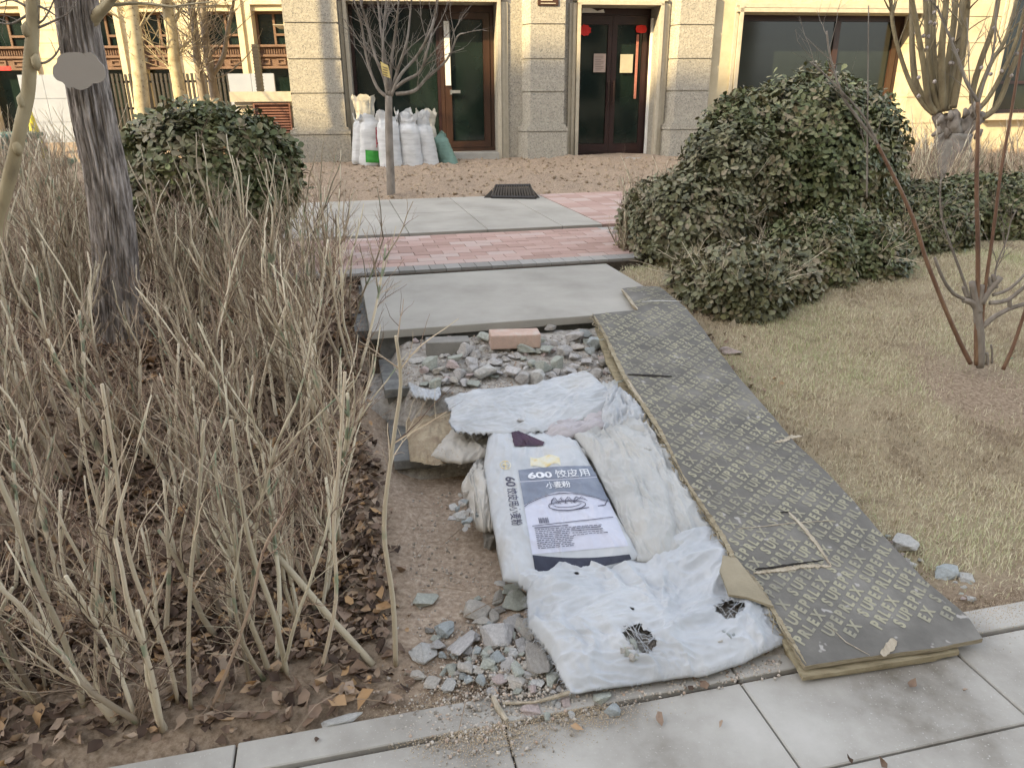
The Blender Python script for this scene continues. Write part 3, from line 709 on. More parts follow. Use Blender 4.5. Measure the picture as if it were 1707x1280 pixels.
for k in range(26):
    x=random.uniform(1470,1640); y=905+(x-1490)*.62+random.uniform(-14,22)
    if x>1655: continue
    rock(x,y,random.uniform(6,16),random.uniform(5,12),random.choice('gtcpn'),'small rubble chip spilled along the right edge of the plywood ramp','rubble chips right of the ramp',lawn,lift=.3)
# bricks by the landing
def brick(px,py,L_,Wd,Ht,yaw,m,label,z):
    p=G(px,py,z); mb=MB(); mb.box(-L_/2,L_/2,-Wd/2,Wd/2,-Ht,0)
    o=mb.build('brick',m); bevel(o,.005,2); o.location=p; o.rotation_euler=(.03,.02,yaw); return tag(o,label,'brick')
brick(746,565,.205,.085,.075,A13*.7,mat('grey_block',[(.20,.19,.17),(.28,.265,.24)],12,8,.9,.4,60),'grey concrete paver lying against the landing, left of the red one',.43)
brick(858,553,.24,.10,.07,A13*.6,mat('salmon_paver',[(.42,.33,.27),(.52,.37,.30),(.52,.46,.40)],14,8,.9,.4,60),'salmon red paver block lying against the landing edge',.445)
mbx=MB(); 
# gravel grains (loose)
T=np.array([(1,0,0),(0,1,0),(-1,0,0),(0,-1,0),(0,0,.8),(0,0,-.8)],float)*.5; TF=np.array([(0,1,4),(1,2,4),(2,3,4),(3,0,4),(1,0,5),(2,1,5),(3,2,5),(0,3,5)])
P=[];S=[]
while len(P)<9000:
    q=random.random()
    if q<.40: px,py=random.uniform(660,1050),random.uniform(560,670); zf=fill_h
    elif q<.75: px,py=random.gauss(850,75),random.gauss(1120,42); zf=low
    elif q<.85: px,py=random.gauss(790,60),random.gauss(1205,28); zf=lambda x,y:.004
    elif q<.93: px,py=random.uniform(1000,1300),1150-random.uniform(0,1)*random.uniform(0,60)+0; py=1165-(px-1000)*.2+random.gauss(0,9); zf=lambda x,y:.004
    else: px,py=random.uniform(680,830),random.uniform(820,1060); zf=low
    if q>=.4 and px>1000+50 and q<.75: continue
    p=H(px,py,zf); P.append((p.x,p.y,p.z+.001)); S.append(random.uniform(.0025,.008) if random.random()<.8 else random.uniform(.008,.016))
P=np.array(P); n=len(P); Rm=frames(RNG.normal(size=(n,3)),RNG.uniform(0,6.28,n)); V,F,r=instances(T,TF,P,Rm,S,RNG.random(n))
GRAIN=mat('gravel_grains',[(.18,.16,.13),(.36,.32,.27),(.55,.50,.43),(.42,.30,.22)],30,3,.9,rndattr=True,pos=(.05,.95))
tag(npmesh('gravel',V,F,GRAIN,rnd=r),'loose grit and gravel scattered between stones and on the pavement','gravel',kind='stuff')
# spilled sand on pavement: very fine grains
P=[];S=[]
while len(P)<16000:
    a=random.random()
    if a<.6: px,py=random.gauss(790,70),random.gauss(1205,26)
    elif a<.8: px,py=random.gauss(960,50),random.gauss(1185,14)
    elif a<.88: px,py=random.gauss(735,22),random.gauss(722,26)
    else: px,py=random.gauss(1660,60),random.gauss(1010,22)
    p=G(px,py,.005); s_,t_=st(p.x,p.y)
    if .8<=a<.88: p=G(px,py,.207)
    elif s_>1.53: p.z=low(p.x,p.y)+.002
    P.append((p.x,p.y,p.z)); S.append(random.uniform(.0014,.004))
P=np.array(P); n=len(P); Rm=frames(RNG.normal(size=(n,3)),RNG.uniform(0,6.28,n)); V,F,r=instances(T,TF,P,Rm,S,RNG.random(n))
tag(npmesh('spilled_sand',V,F,mat('sand_grains',[(.33,.26,.17),(.48,.38,.26),(.62,.52,.38)],30,3,.95,rndattr=True,pos=(.05,.95)),rnd=r),'thin tan sand spilled over the pavement edge','sand',kind='stuff')

# ---------------------------------------------------------------- cloth sheets
def polyl(pts,n):
    pts=[np.array(p,float) for p in pts]; d=[0]
    for a,b in zip(pts,pts[1:]): d.append(d[-1]+np.linalg.norm(b-a))
    L=np.linspace(0,d[-1],n); P=np.array(pts); return np.stack([np.interp(L,d,P[:,0]),np.interp(L,d,P[:,1])],1)
CLOTH={}
def wrinkle(u,v,sd,amp):
    q=0
    wx=noise.noise(Vector((u*3,v*3,sd+20)))*.25
    q+=noise.noise(Vector((u*1.7+sd,v*1.4,sd)))*.7
    q+=(.35-abs(noise.noise(Vector((u*5+v*2.5+sd+wx*4,v*2.2-u*1.2,sd+4)))))*.75
    q+=(.3-abs(noise.noise(Vector((u*9-v*6+wx*9,v*8+u*3,sd+9)))))*.35
    q+=(.25-abs(noise.noise(Vector((u*17+v*9+wx*12,v*12-u*7,sd+13)))))*.16
    q+=noise.noise(Vector((u*26+wx*20,v*16,sd+2)))*.05
    return q*amp
def sheet(name,top,right,bottom,left,zf,m,label,cat='sack',pill=.03,amp=.02,n=90,sd=0.,fray=(0,0,0,0),frayamp=.012,thick=True,holes=(),droop=.02,extra=None,parent=None,edge=.16):
    """pixel polylines: top L->R, right T->B, bottom L->R, left T->B"""
    m_=n
    Tt,Rr,Bb,Ll=polyl(top,n),polyl(right,n),polyl(bottom,n),polyl(left,n)
    V=np.zeros((n,n,3)); 
    for j in range(n):
        v=j/(n-1)
        for i in range(n):
            u=i/(n-1)
            P=(1-v)*Tt[i]+v*Bb[i]+(1-u)*Ll[j]+u*Rr[j]-((1-u)*(1-v)*Tt[0]+u*(1-v)*Tt[-1]+(1-u)*v*Bb[0]+u*v*Bb[-1])
            if i in(0,n-1) or j in (0,n-1):
                side=(3 if i==0 else 1 if i==n-1 else 0 if j==0 else 2)
                if fray[side]:
                    k=noise.noise(Vector((i*.9+sd,j*.9,side)))+.7*random.uniform(-1,1)
                    P=P+np.array([random.uniform(-.5,.5),k])*fray[side]
                else: P=P+1.6*np.array([noise.noise(Vector((u*9,v*9,sd))),noise.noise(Vector((u*9,v*9,sd+7)))])
            g=H(P[0],P[1],zf)
            e=min(u,1-u,v,1-v); pl=pill*min(1,(e/edge))**.5 if edge else pill
            dz=pl+wrinkle(u*1.4,v*1.4,sd,amp)*min(1,e/.04+.25)
            if extra: dz+=extra(u,v)
            V[j,i]=(g.x,g.y,g.z+max(dz,-.004)+.003)
    faces=[]
    for j in range(n-1):
        for i in range(n-1):
            u=(i+.5)/(n-1); v=(j+.5)/(n-1); skip=False
            for (hu,hv,ru_,rv_) in holes:
                rr=((u-hu)/ru_)**2+((v-hv)/rv_)**2
                if rr<1+.55*noise.noise(Vector((u*24,v*24,3)))+.35*noise.noise(Vector((u*60,v*60,5))): skip=True
            if not skip: faces.append((j*n+i,(j+1)*n+i,(j+1)*n+i+1,j*n+i+1))
    o=npmesh(name,V.reshape(-1,3),faces,m,smooth=True)
    if thick: q=o.modifiers.new('thickness','SOLIDIFY'); q.thickness=.0022; q.offset=-1
    if label: tag(o,label,cat)
    CLOTH[name if name not in CLOTH else name+str(len(CLOTH))]=V
    bv=BVHTree.FromPolygons([tuple(p) for p in V.reshape(-1,3)],[tuple(f) for f in faces])
    return o,bv,V
def clothmat(nm,cols,dirt=(.36,.335,.29),dt=.56,rough=.55):
    m=mat(nm,cols,5,4,rough,.12,160,speck=None,bdist=.0012,pos=(.3,.7)); n=m.node_tree; N=n.nodes; L=n.links; b=N['Principled BSDF']
    src=b.inputs['Base Color'].links[0].from_socket
    tc=N.new('ShaderNodeTexCoord'); q=N.new('ShaderNodeTexNoise'); q.inputs['Scale'].default_value=5; q.inputs['Detail'].default_value=7; q.inputs['Roughness'].default_value=.6
    L.new(tc.outputs['Object'],q.inputs['Vector']); r=N.new('ShaderNodeValToRGB'); r.color_ramp.elements[0].position=dt; r.color_ramp.elements[1].position=dt+.2; r.color_ramp.elements[1].color=(.75,.75,.75,1)
    L.new(q.outputs['Fac'],r.inputs[0]); mi=N.new('ShaderNodeMixRGB'); L.new(r.outputs[0],mi.inputs[0]); L.new(src,mi.inputs[1]); mi.inputs[2].default_value=(*dirt,1); L.new(mi.outputs[0],b.inputs['Base Color'])
    # weave bump added by two wave textures
    bump=b.inputs['Normal'].links[0].from_node
    pass
    return m
WHITE=clothmat('woven_white',[(.37,.385,.40),(.46,.475,.49),(.54,.555,.57)])
WHITE2=clothmat('woven_greyish',[(.34,.34,.325),(.43,.43,.415),(.50,.50,.485)],dt=.52)
BEIGE=clothmat('woven_beige',[(.42,.39,.34),(.50,.47,.42),(.56,.53,.48)],dt=.5)
rr=rz
# under-layer: crumpled sacks filling the gaps
sheet('sack',[(985,650),(1035,640),(1075,690)],[(1075,690),(1130,760),(1150,800)],[(960,760),(1060,790),(1150,800)],[(985,650),(965,700),(960,760)],lambda x,y:rz(x,y)+.0,WHITE2,'crumpled greyish sack peeking out under the upper torn sheet beside the plywood',pill=.03,amp=.05,n=60,sd=3.)
sheet('sack',[(925,712),(960,700),(1010,685)],[(1010,685),(1020,700),(1008,718)],[(905,738),(955,733),(1008,718)],[(925,712),(905,722),(905,738)],lambda x,y:rz(x,y)+.01,mat('sack_lilac',[(.40,.37,.38),(.50,.47,.48)],8,6,.6,.3,60),'lilac grey sack corner peeking out under the torn edge of the upper sheet',pill=.02,amp=.03,n=40,sd=5.)
# lilac patch & fold right of it
# soil covered sack on the left steps
SOILBAG=mat('earthy_sack_top',[(.27,.20,.14),(.42,.34,.235),(.54,.46,.33)],16,10,.95,.9,80,bdist=.01)
z15=lambda x,y: .155
sheet('sack',[(768,715),(800,722),(822,735)],[(822,735),(825,752),(818,765)],[(715,768),(770,775),(818,765)],[(768,715),(730,745),(715,768)],lambda x,y:.165,BEIGE,'beige end of a flat soil sack tucked beside the flour sack',pill=.055,amp=.03,n=50,sd=2.,edge=.3)
o_,_,_=sheet('soil_heap',[(700,668),(735,664),(760,680)],[(760,680),(800,730),(780,764)],[(684,770),(725,778),(780,764)],[(700,668),(676,705),(684,770)],lambda x,y:.155,SOILBAG,'sandy brown soil spread over the flat sack on the left end of the steps','soil',pill=.05,amp=.025,n=70,sd=8.,thick=False,edge=.3)
# torn small bag of rubble below it
sheet('sack',[(800,778),(815,775),(828,770)],[(828,770),(838,830),(830,885)],[(790,880),(805,890),(830,885)],[(800,778),(768,820),(790,880)],lambda x,y:rz(x,y)*.5+.02,BEIGE,'small torn beige sack leaning beside the flour sack, open over broken rubble',pill=.085,amp=.035,n=60,sd=12.,edge=.45)
for k in range(26):
    X,Y=random.gauss(772,10),random.gauss(858,14); rock(X,Y,random.uniform(8,20),random.uniform(7,15),random.choice('gtcb'),'small chip of rubble showing in the torn beige sack','rubble inside the torn beige sack',lambda x,y:rz(x,y)*.5+.05,lift=.4)
rock(822,898,34,44,'d','dark block wedged under the left side of the flour sack',None,lambda x,y:.05,7,yaw=.1,flat=1.2)
# white sheet rags on left edge of step 2
sheet('rag',[(680,640),(700,650),(735,652)],[(735,652),(735,660),(730,668)],[(690,664),(710,668),(730,668)],[(680,640),(684,652),(690,664)],lambda x,y:.31,WHITE,'small white rag caught on the left edge of the middle step','rag',pill=.004,amp=.03,n=30,sd=21.,fray=(1,0,2,2))
# flour sack
FL,FLB,FLV=sheet('flour_sack',[(815,722),(850,712),(905,722),(962,740)],[(962,740),(990,790),(1020,850),(1068,935)],[(838,972),(900,985),(1000,960),(1068,935)],[(815,722),(806,780),(818,860),(838,972)],lambda x,y:rz(x,y)+.005,WHITE,'white printed flour sack lying flat in the middle of the makeshift ramp','flour sack',pill=.055,amp=.018,n=120,sd=1.3,edge=.22,
   extra=lambda u,v:.012*math.sin(9*u+7*v)*max(0,v-.7)*2)
sheet('sack',[(955,728),(1010,718),(1075,712)],[(1075,712),(1125,775),(1180,865),(1195,900)],[(1062,938),(1100,935),(1160,915),(1195,900)],[(955,728),(985,770),(1020,840),(1062,938)],lambda x,y:rz(x,y)+.012,WHITE2,'plain off-white sack lying between the flour sack and the plywood ramp',pill=.05,amp=.034,n=130,sd=6.7,edge=.2)
sheet('sack',[(740,668),(800,655),(880,648),(975,622)],[(975,622),(985,624),(1012,650),(1032,682)],[(760,722),(830,728),(905,722),(1032,682)],[(740,668),(752,690),(748,705),(760,722)],lambda x,y:rz(x,y)+.03,WHITE,'upper torn white sheet of sack cloth with a ragged lower edge, just below the rubble',pill=.025,amp=.030,n=130,sd=9.1,edge=.2,fray=(.3,.4,3.2,2.4))
sheet('sack',[(1000,672),(1030,655),(1062,690)],[(1062,690),(1078,700),(1082,708)],[(1005,722),(1040,718),(1082,708)],[(1000,672),(1000,700),(1005,722)],lambda x,y:rz(x,y)+.012,WHITE,'white folded sack mouth sticking out right of the upper torn sheet',pill=.04,amp=.05,n=50,sd=14.)
BT,BTB,BTV=sheet('sack',[(842,966),(900,958),(985,935),(1070,925),(1130,900),(1180,885),(1196,895)],[(1196,895),(1240,950),(1290,1020),(1312,1072)],[(952,1158),(1060,1142),(1180,1128),(1240,1108),(1312,1072)],[(842,966),(878,990),(880,1050),(915,1095),(938,1140),(952,1158)],lambda x,y:max(rz(x,y),.005),WHITE,'large torn white sack at the foot of the ramp with two frayed holes',pill=.032,amp=.044,n=190,sd=4.4,edge=.12,fray=(.3,.3,.5,2.2),
   holes=((.37,.76,.058,.11),(.80,.68,.055,.085),(.24,.18,.010,.012),(.42,.53,.009,.02)))
# frayed threads round holes and at the left edge
TH=MB(); nB=190
def bpt(u,v):
    i=min(nB-2,max(0,int(u*(nB-1)))); j=min(nB-2,max(0,int(v*(nB-1)))); return Vector(BTV[j,i])
for (hu,hv,ru_,rv_) in ((.37,.76,.062,.115),(.80,.68,.06,.09)):
    for k in range(22):
        a=random.uniform(0,2*math.pi); p=bpt(hu+ru_*math.cos(a)*1.05,hv+rv_*math.sin(a)*1.05); c=bpt(hu+random.gauss(0,.02),hv+random.gauss(0,.05)); 
        L_=random.uniform(.25,1.3); q=p+(c-p)*L_; q.z+=random.uniform(-.004,.012)+0*.01; m_=(p+q)/2+Vector((random.gauss(0,.008),random.gauss(0,.008),random.uniform(.002,.014)))
        TH.tube([p+Vector((0,0,.003)),m_,q],[.0009,.0009,.0006],3,cap=False)
for k in range(80):
    v=random.uniform(.1,1); p=bpt(0,v); d=Vector((random.uniform(-.016,-.002),random.gauss(-.002,.006),random.uniform(-.012,.004))); TH.tube([p,p+d*.5+Vector((0,0,.004)),p+d],[.0008,.0007,.0005],3,cap=False)
for k in range(90):
    u=random.random(); p=bpt(u,.985); d=Vector((random.gauss(0,.006),random.uniform(-.016,-.002),-.004)); TH.tube([p,p+d],[.0007,.0005],3,cap=False)
TH.build('frayed_threads',WHITE,BT)
for k in range(22):
    hx,hy,a_,b_=((1052,1088,24,26) if k%2 else (1207,1058,26,16)); rock(random.gauss(hx,a_*.3),random.gauss(hy,b_*.3),random.uniform(12,24),random.uniform(10,18),random.choice('gntb'),'greenish grey rubble showing through a hole in the torn foot sack','rubble inside the torn foot sack',lambda x,y:rz(x,y)+.036,lift=.3)
# ---- print on flour sack: pixel-space quad -> sack surface
Q=[np.array(p,float) for p in ((864,786),(990,779),(1062,942),(893,958))]
def hitpix(px,py,bv,off=.0012):
    r=ray(px,py).normalized(); h=bv.ray_cast(CAM,r)
    if h[0] is None: return None
    n_=h[1]; 
    if n_.dot(r)>0: n_=-n_
    return h[0]+n_*off
VMI=([-.05,.03,.125,.155,.175,.265,.30,.435,.56,.603,.625,.80,.835,1.],[-.04,.02,.085,.097,.125,.19,.245,.36,.495,.54,.56,.76,.81,1.])
def qmap(u,v):
    v=float(np.interp(v,*VMI)); return (1-u)*(1-v)*Q[0]+u*(1-v)*Q[1]+u*v*Q[2]+(1-u)*v*Q[3]
def decal(polys2d,name,m,parent,mp,bv,off,world_parent=True):
    """polys2d: list of (verts2d,faces)"""
    V=[];F=[]
    for vs,fs in polys2d:
        o=len(V); ok=[]
        for (u,v) in vs:
            P=mp(u,v); h=hitpix(P[0],P[1],bv,off); ok.append(h is not None); V.append(tuple(h) if h else (0,0,-1))
        for f in fs:
            if all(ok[i] for i in f): F.append(tuple(i+o for i in f))
    mb=MB(); mb.v=V; mb.f=F; mb.r=[.5]*len(V); mb.mi=[0]*len(F); ob=mb.build(name,m,parent); return ob
def gridpoly(f,n=24,mr=10):
    vs=[f(i/n,j/mr) for j in range(mr+1) for i in range(n+1)]; fs=[(j*(n+1)+i,(j+1)*(n+1)+i,(j+1)*(n+1)+i+1,j*(n+1)+i+1) for j in range(mr) for i in range(n)]; return vs,fs
def strokes(pts,w,n=1):
    out=[]
    pts=[np.array(p,float) for p in pts]; L=[];Rr=[]
    for i,p in enumerate(pts):
        d=pts[min(i+1,len(pts)-1)]-pts[max(0,i-1)]; d=d/(np.linalg.norm(d)+1e-9); nn=np.array([-d[1],d[0]])
        L.append(p+nn*w/2); Rr.append(p-nn*w/2)
    k=len(pts); return (L+Rr,[(i,i+1,k+i+1,k+i) for i in range(k-1)])
_fc={}
def text_mesh(txt,bold=0.):
    key=(txt,bold)
    if key in _fc: return _fc[key]
    c=bpy.data.curves.new('t','FONT'); c.body=txt; c.offset=bold; c.resolution_u=3; c.fill_mode='FRONT' if False else c.fill_mode
    o=bpy.data.objects.new('t',c); COL.objects.link(o); bpy.context.view_layer.update()
    me=bpy.data.meshes.new_from_object(o.evaluated_get(bpy.context.evaluated_depsgraph_get()))
    vs=[(v.co.x,v.co.y) for v in me.vertices]; fs=[tuple(p.vertices) for p in me.polygons]
    bpy.data.objects.remove(o); bpy.data.curves.remove(c); bpy.data.meshes.remove(me)
    _fc[key]=(vs,fs); return vs,fs
def text_fit(txt,u0,v0,u1,v1,bold=.02,rot=False):
    vs,fs=text_mesh(txt,bold); xs_=[v[0] for v in vs]; ys_=[v[1] for v in vs]; a,b,c,d=min(xs_),max(xs_),min(ys_),max(ys_)
    if rot: return [(u1-(y-c)/(d-c)*0-(1-(y-c)/(d-c))*(u1-u0) , v0+(x-a)/(b-a)*(v1-v0)) for x,y in vs],fs
    return [(u0+(x-a)/(b-a)*(u1-u0),v1-(y-c)/(d-c)*(v1-v0)) for x,y in vs],fs
PGREY=mat('print_slate',[(.15,.17,.22),(.20,.225,.28),(.25,.275,.32)],10,8,.6,pos=(.3,.7)); PPALE=mat('print_pale_lilac',[(.48,.49,.58),(.55,.56,.63)],6,6,.6)
PDARK=mat('print_navy',[(.018,.020,.035),(.05,.055,.08)],8,8,.45,pos=(.3,.7)); PWH=mat('print_white',[(.66,.67,.70),(.74,.75,.78)],8,4,.6); PINK=mat('print_ink',[(.06,.06,.09),(.12,.12,.16)],10,5,.7); PPLUM=mat('print_plum',[(.03,.012,.03),(.07,.03,.06)],8,6,.5)
arc=lambda u: .285+.52*abs(u-.47)**2
tp=lambda u: -.01-.02*math.sin(math.pi*u)
decal([gridpoly(lambda a,b:(a,tp(a)+(0.83-tp(a))*b),100,80)],'print_panel',PPALE,FL,qmap,FLB,.0014)
decal([gridpoly(lambda a,b:(a,tp(a)+(.155-tp(a))*b),100,16),gridpoly(lambda a,b:(a,.162+(arc(a)-.162)*b),100,16)],'print_band',PGREY,FL,qmap,FLB,.0026)
def tfit_sub(*a,**k):
    vs,fs=text_fit(*a,**k); return vs,fs
decal([tfit_sub('600',.11,.035,.43,.125,bold=.035),tfit_sub('饺皮用',.47,.02,.90,.14,bold=.01),tfit_sub('小麦粉',.31,.175,.62,.265,bold=.015)],'print_lettering',PWH,FL,qmap,FLB,.0050)
pl=[]
ell=lambda cx,cy,a,b,t0=0,t1=2*math.pi,n=40:[(cx+a*math.cos(t0+(t1-t0)*i/n),cy+b*math.sin(t0+(t1-t0)*i/n)) for i in range(n+1)]
pl+= [strokes(ell(.50,.435,.215,.05),.008),strokes(ell(.50,.425,.165,.032),.005)]
for k in range(3): 
    cx=.36+.085*k; pl+=[strokes([(cx-.04,.42),(cx-.025,.375),(cx+.01,.345),(cx+.025,.35),(cx+.04,.39),(cx+.07,.42)],.007),strokes([(cx+.0,.36),(cx+.02,.395),(cx+.03,.42)],.005)]
for k in range(6): pl.append(strokes([(.58,.41),(.60+.02*k,.37-.01*(k%3)),(.64+.022*k,.345+.012*k)],.005))
pl.append(strokes([(.0,.42)]+[(u/40,arc(u/40)+.015) for u in range(2,40)]+[(.985,.40),(.93,.46),(.62,.48)],.007))
pl.append(strokes([(.05+.035*k,.603-.001*k) for k in range(27)],.006))
for k in range(13): pl.append(strokes([(.14+.0085*k,.535),(.14+.0085*k,.585)],.004 if k%3 else .006))
R2=random.Random(3)
pl.append(strokes([(.07,.625),(.45,.622)],.009))
for row in range(11):
    x=.07
    while x<(.44 if row>2 else .78):
        l_=R2.uniform(.015,.05); y=.642+.0155*row; pl.append(strokes([(x,y),(x+l_,y-.0006)],.0055)); x+=l_+R2.uniform(.006,.012)
for row in range(4):
    x=.47
    while x<.80:
        l_=R2.uniform(.015,.05); y=.655+.018*row; pl.append(strokes([(x,y),(x+l_,y)],.005)); x+=l_+.009
decal(pl,'print_lines',PINK,FL,qmap,FLB,.0050)
decal([gridpoly(lambda a,b:(a*.97,(.835+.03*math.sin(a*3)+.06*a)+b*((1.0)-(.835+.03*math.sin(a*3)+.06*a))*(1 if a<.55 else max(.15,1-(a-.55)*1.3))),30,12)],'print_base',PDARK,FL,qmap,FLB,.0018)
# vertical side text and pale yellow mark and plum corner
QS=[np.array(p,float) for p in ((842,795),(858,795),(872,875),(853,877))]
qs=lambda u,v:(1-u)*(1-v)*QS[0]+u*(1-v)*QS[1]+u*v*QS[2]+(1-u)*v*QS[3]
def rotfit(txt,v0,v1,bold=.02):
    vs,fs=text_mesh(txt,bold); xs_=[v[0] for v in vs]; ys_=[v[1] for v in vs]; a,b,c,d=min(xs_),max(xs_),min(ys_),max(ys_)
    return [((y-c)/(d-c),v0+(x-a)/(b-a)*(v1-v0)) for x,y in vs],fs
decal([rotfit('60',0,.2),rotfit('饺皮用小麦粉',.23,1.0,.01)],'side_lettering',PINK,FL,qs,FLB,.002)
YEL=mat('print_faded_yellow',[(.60,.46,.20),(.62,.58,.42),(.60,.60,.56)],30,6,.6,pos=(.35,.65))
QY=[np.array(p,float) for p in ((884,762),(932,760),(935,776),(884,778))]
qy=lambda u,v:(1-u)*(1-v)*QY[0]+u*(1-v)*QY[1]+u*v*QY[2]+(1-u)*v*QY[3]
decal([gridpoly(lambda a,b:(a,b*(1-.2*math.sin(a*9))+.15*math.sin(a*7)),16,6)],'print_mark',YEL,FL,qy,FLB,.0015)
QM=[np.array(p,float) for p in ((832,768),(852,768),(853,783),(834,783))]
qm=lambda u,v:(1-u)*(1-v)*QM[0]+u*(1-v)*QM[1]+u*v*QM[2]+(1-u)*v*QM[3]
decal([strokes(ell(.5,.5,.45,.45,n=16),.1),strokes([(.3,.3),(.7,.7)],.1),strokes([(.2,.5),(.8,.4)],.1),strokes([(.5,.1),(.5,.9)],.1)],'print_mark',YEL,FL,qm,FLB,.0015)
QP=[np.array(p,float) for p in ((851,714),(908,738),(905,744),(857,745))]
qp=lambda u,v:(1-u)*(1-v)*QP[0]+u*(1-v)*QP[1]+u*v*QP[2]+(1-u)*v*QP[3]
decal([gridpoly(lambda a,b:(a,b),14,8)],'print_corner',PPLUM,FL,qp,FLB,.0040)

# ---------------------------------------------------------------- plywood ramp
BOARD=mat('film_faced_board',[(.095,.089,.078),(.150,.141,.124),(.235,.222,.196)],6,12,.6,.3,60,spec=.22,speck=((.36,.34,.31),28,.66),bdist=.002,pos=(.25,.75))
PLYE=mat('ply_edge',[(.17,.135,.085),(.30,.25,.165),(.40,.35,.25)],18,8,.85,.5,60,stretch=(1,1,14),pos=(.3,.7))
BARE=mat('bare_wood',[(.28,.23,.16),(.42,.36,.27),(.52,.46,.36)],14,8,.8,.6,60,stretch=(3,1,1))
rp=empty('plywood_ramp',xy(1.37,1.4)+(0.,),'worn dark plywood board laid over the steps, printed with diagonal rows of faded lettering','board')
px_out=[(1342,1110),(1400,1100),(1500,1086),(1560,1078),(1639,1062),(1611,1023),(1542,966),(1474,894),(1422,834),(1377,787),(1326,739),(1282,687),(1230,628),(1204,594),(1166,541),(1144,514),(1099,477),(1065,477),(1036,481),(1045,493),(1052,505),(1064,517),(1030,520),(988,524),(1005,556),(1040,630),(1065,668),(1100,720),(1135,790),(1160,830),(1200,890),(1225,940),(1258,970),(1300,1040)]
out=[]
for a,b in zip(px_out,px_out[1:]+px_out[:1]):
    k=max(2,int(math.dist(a,b)/9)); left=(b in px_out[23:]) or b==px_out[0]
    for i in range(k):
        u=i/k; jx=(random.uniform(-1.8,1.8) if left else random.uniform(-.4,.4)); p=(a[0]+(b[0]-a[0])*u+jx,a[1]+(b[1]-a[1])*u+random.uniform(-.5,.5)); g=H(p[0],p[1],bz); out.append((g.x,g.y))
bm=bmesh.new(); vs=[bm.verts.new((x,y,0)) for x,y in out]; f=bm.faces.new(vs); 
bmesh.ops.triangulate(bm,faces=[f])
for _ in range(3):
    bmesh.ops.subdivide_edges(bm,edges=[e for e in bm.edges if e.calc_length()>.12],cuts=1)
    bmesh.ops.triangulate(bm,faces=bm.faces)
for v in bm.verts:
    v.co.z=bz(v.co.x,v.co.y)+.004*nz(v.co.x,v.co.y,1,1.5)
bnd=[e for e in bm.edges if len(e.link_faces)==1]
top=list(bm.faces)
ret=bmesh.ops.extrude_face_region(bm,geom=top); nv=[g for g in ret['geom'] if isinstance(g,bmesh.types.BMVert)]
# the original faces become the bottom
for f in top: f.material_index=1
for v in nv: pass
orig=[v for f in top for v in f.verts]
for v in set(orig): v.co.z-=.014
for f in bm.faces:
    if abs(f.normal.z)<.5 : f.material_index=1
bmesh.ops.recalc_face_normals(bm,faces=bm.faces)
for f in bm.faces: f.material_index=0 if f.normal.z>.7 else 1
me=bpy.data.meshes.new('board_panel'); bm.to_mesh(me); bm.free(); me.materials.append(BOARD); me.materials.append(PLYE); me.transform(Matrix.Translation(-rp.location))
o=bpy.data.objects.new('board_panel',me); COL.objects.link(o); o.parent=rp
def btop(x,y): return bz(x,y)+.004*nz(x,y,1,1.5)
# lower board
def flatboard(pxs,zf,thk,name,mats,parent,jit=.8,split=None):
    o2=[]
    for a,b in zip(pxs,pxs[1:]+pxs[:1]):
        k=max(2,int(math.dist(a,b)/12))
        for i in range(k):
            u=i/k; o2.append(H(a[0]+(b[0]-a[0])*u+random.uniform(-jit,jit),a[1]+(b[1]-a[1])*u+random.uniform(-jit,jit)*.6,zf))
    n=len(o2); bm=bmesh.new(); t_=[bm.verts.new(p) for p in o2]; b_=[bm.verts.new(p-Vector((0,0,thk))) for p in o2]
    bm.faces.new(t_); bm.faces.new(b_[::-1])
    for i in range(n): bm.faces.new((t_[i],b_[i],b_[(i+1)%n],t_[(i+1)%n]))
    bmesh.ops.recalc_face_normals(bm,faces=bm.faces); bmesh.ops.triangulate(bm,faces=[f for f in bm.faces if len(f.verts)>4])
    me=bpy.data.meshes.new(name); bm.to_mesh(me); bm.free(); me.materials.append(mats)
    o=bpy.data.objects.new(name,me); COL.objects.link(o)
    if parent: me.transform(Matrix.Translation(-parent.location)); o.parent=parent
    return o
OLDPLY=mat('weathered_ply',[(.20,.165,.10),(.31,.26,.165),(.40,.345,.23)],10,9,.85,.5,50,stretch=(1,5,1),pos=(.3,.7))
bl=lambda x,y: bz(x,y)-.026
flatboard([(1338,1128),(1395,1120),(1500,1102),(1600,1086),(1560,1040),(1400,880),(1200,640),(1010,540),(992,545),(1010,600),(1050,680),(1095,745),(1150,840),(1195,910),(1230,975),(1290,1040)],bl,.012,'lower_board',OLDPLY,None)
lb=COL.objects['lower_board']; tag(lb,'weathered bare plywood sheet lying directly under the dark lettered board','board')
ls=flatboard([(1352,1126),(1425,1116),(1560,1095),(1598,1080),(1500,1040),(1340,1060),(1300,1075)],lambda x,y: .018,.014,'thin_board',OLDPLY,None,.3)
tag(ls,'thin greyish plank at the very bottom of the stack at the foot of the ramp','plank')
ss=flatboard([(1205,925),(1228,930),(1290,1010),(1245,995),(1215,990),(1200,950)],lambda x,y: rz(x,y)+.065,.008,'splinter_board',mat('kraft_brown',[(.24,.205,.14),(.33,.285,.20)],8,6,.8,.3,40),None,.6)
tag(ss,'split brownish veneer piece jutting from the left edge of the plywood over the white sack','veneer piece')
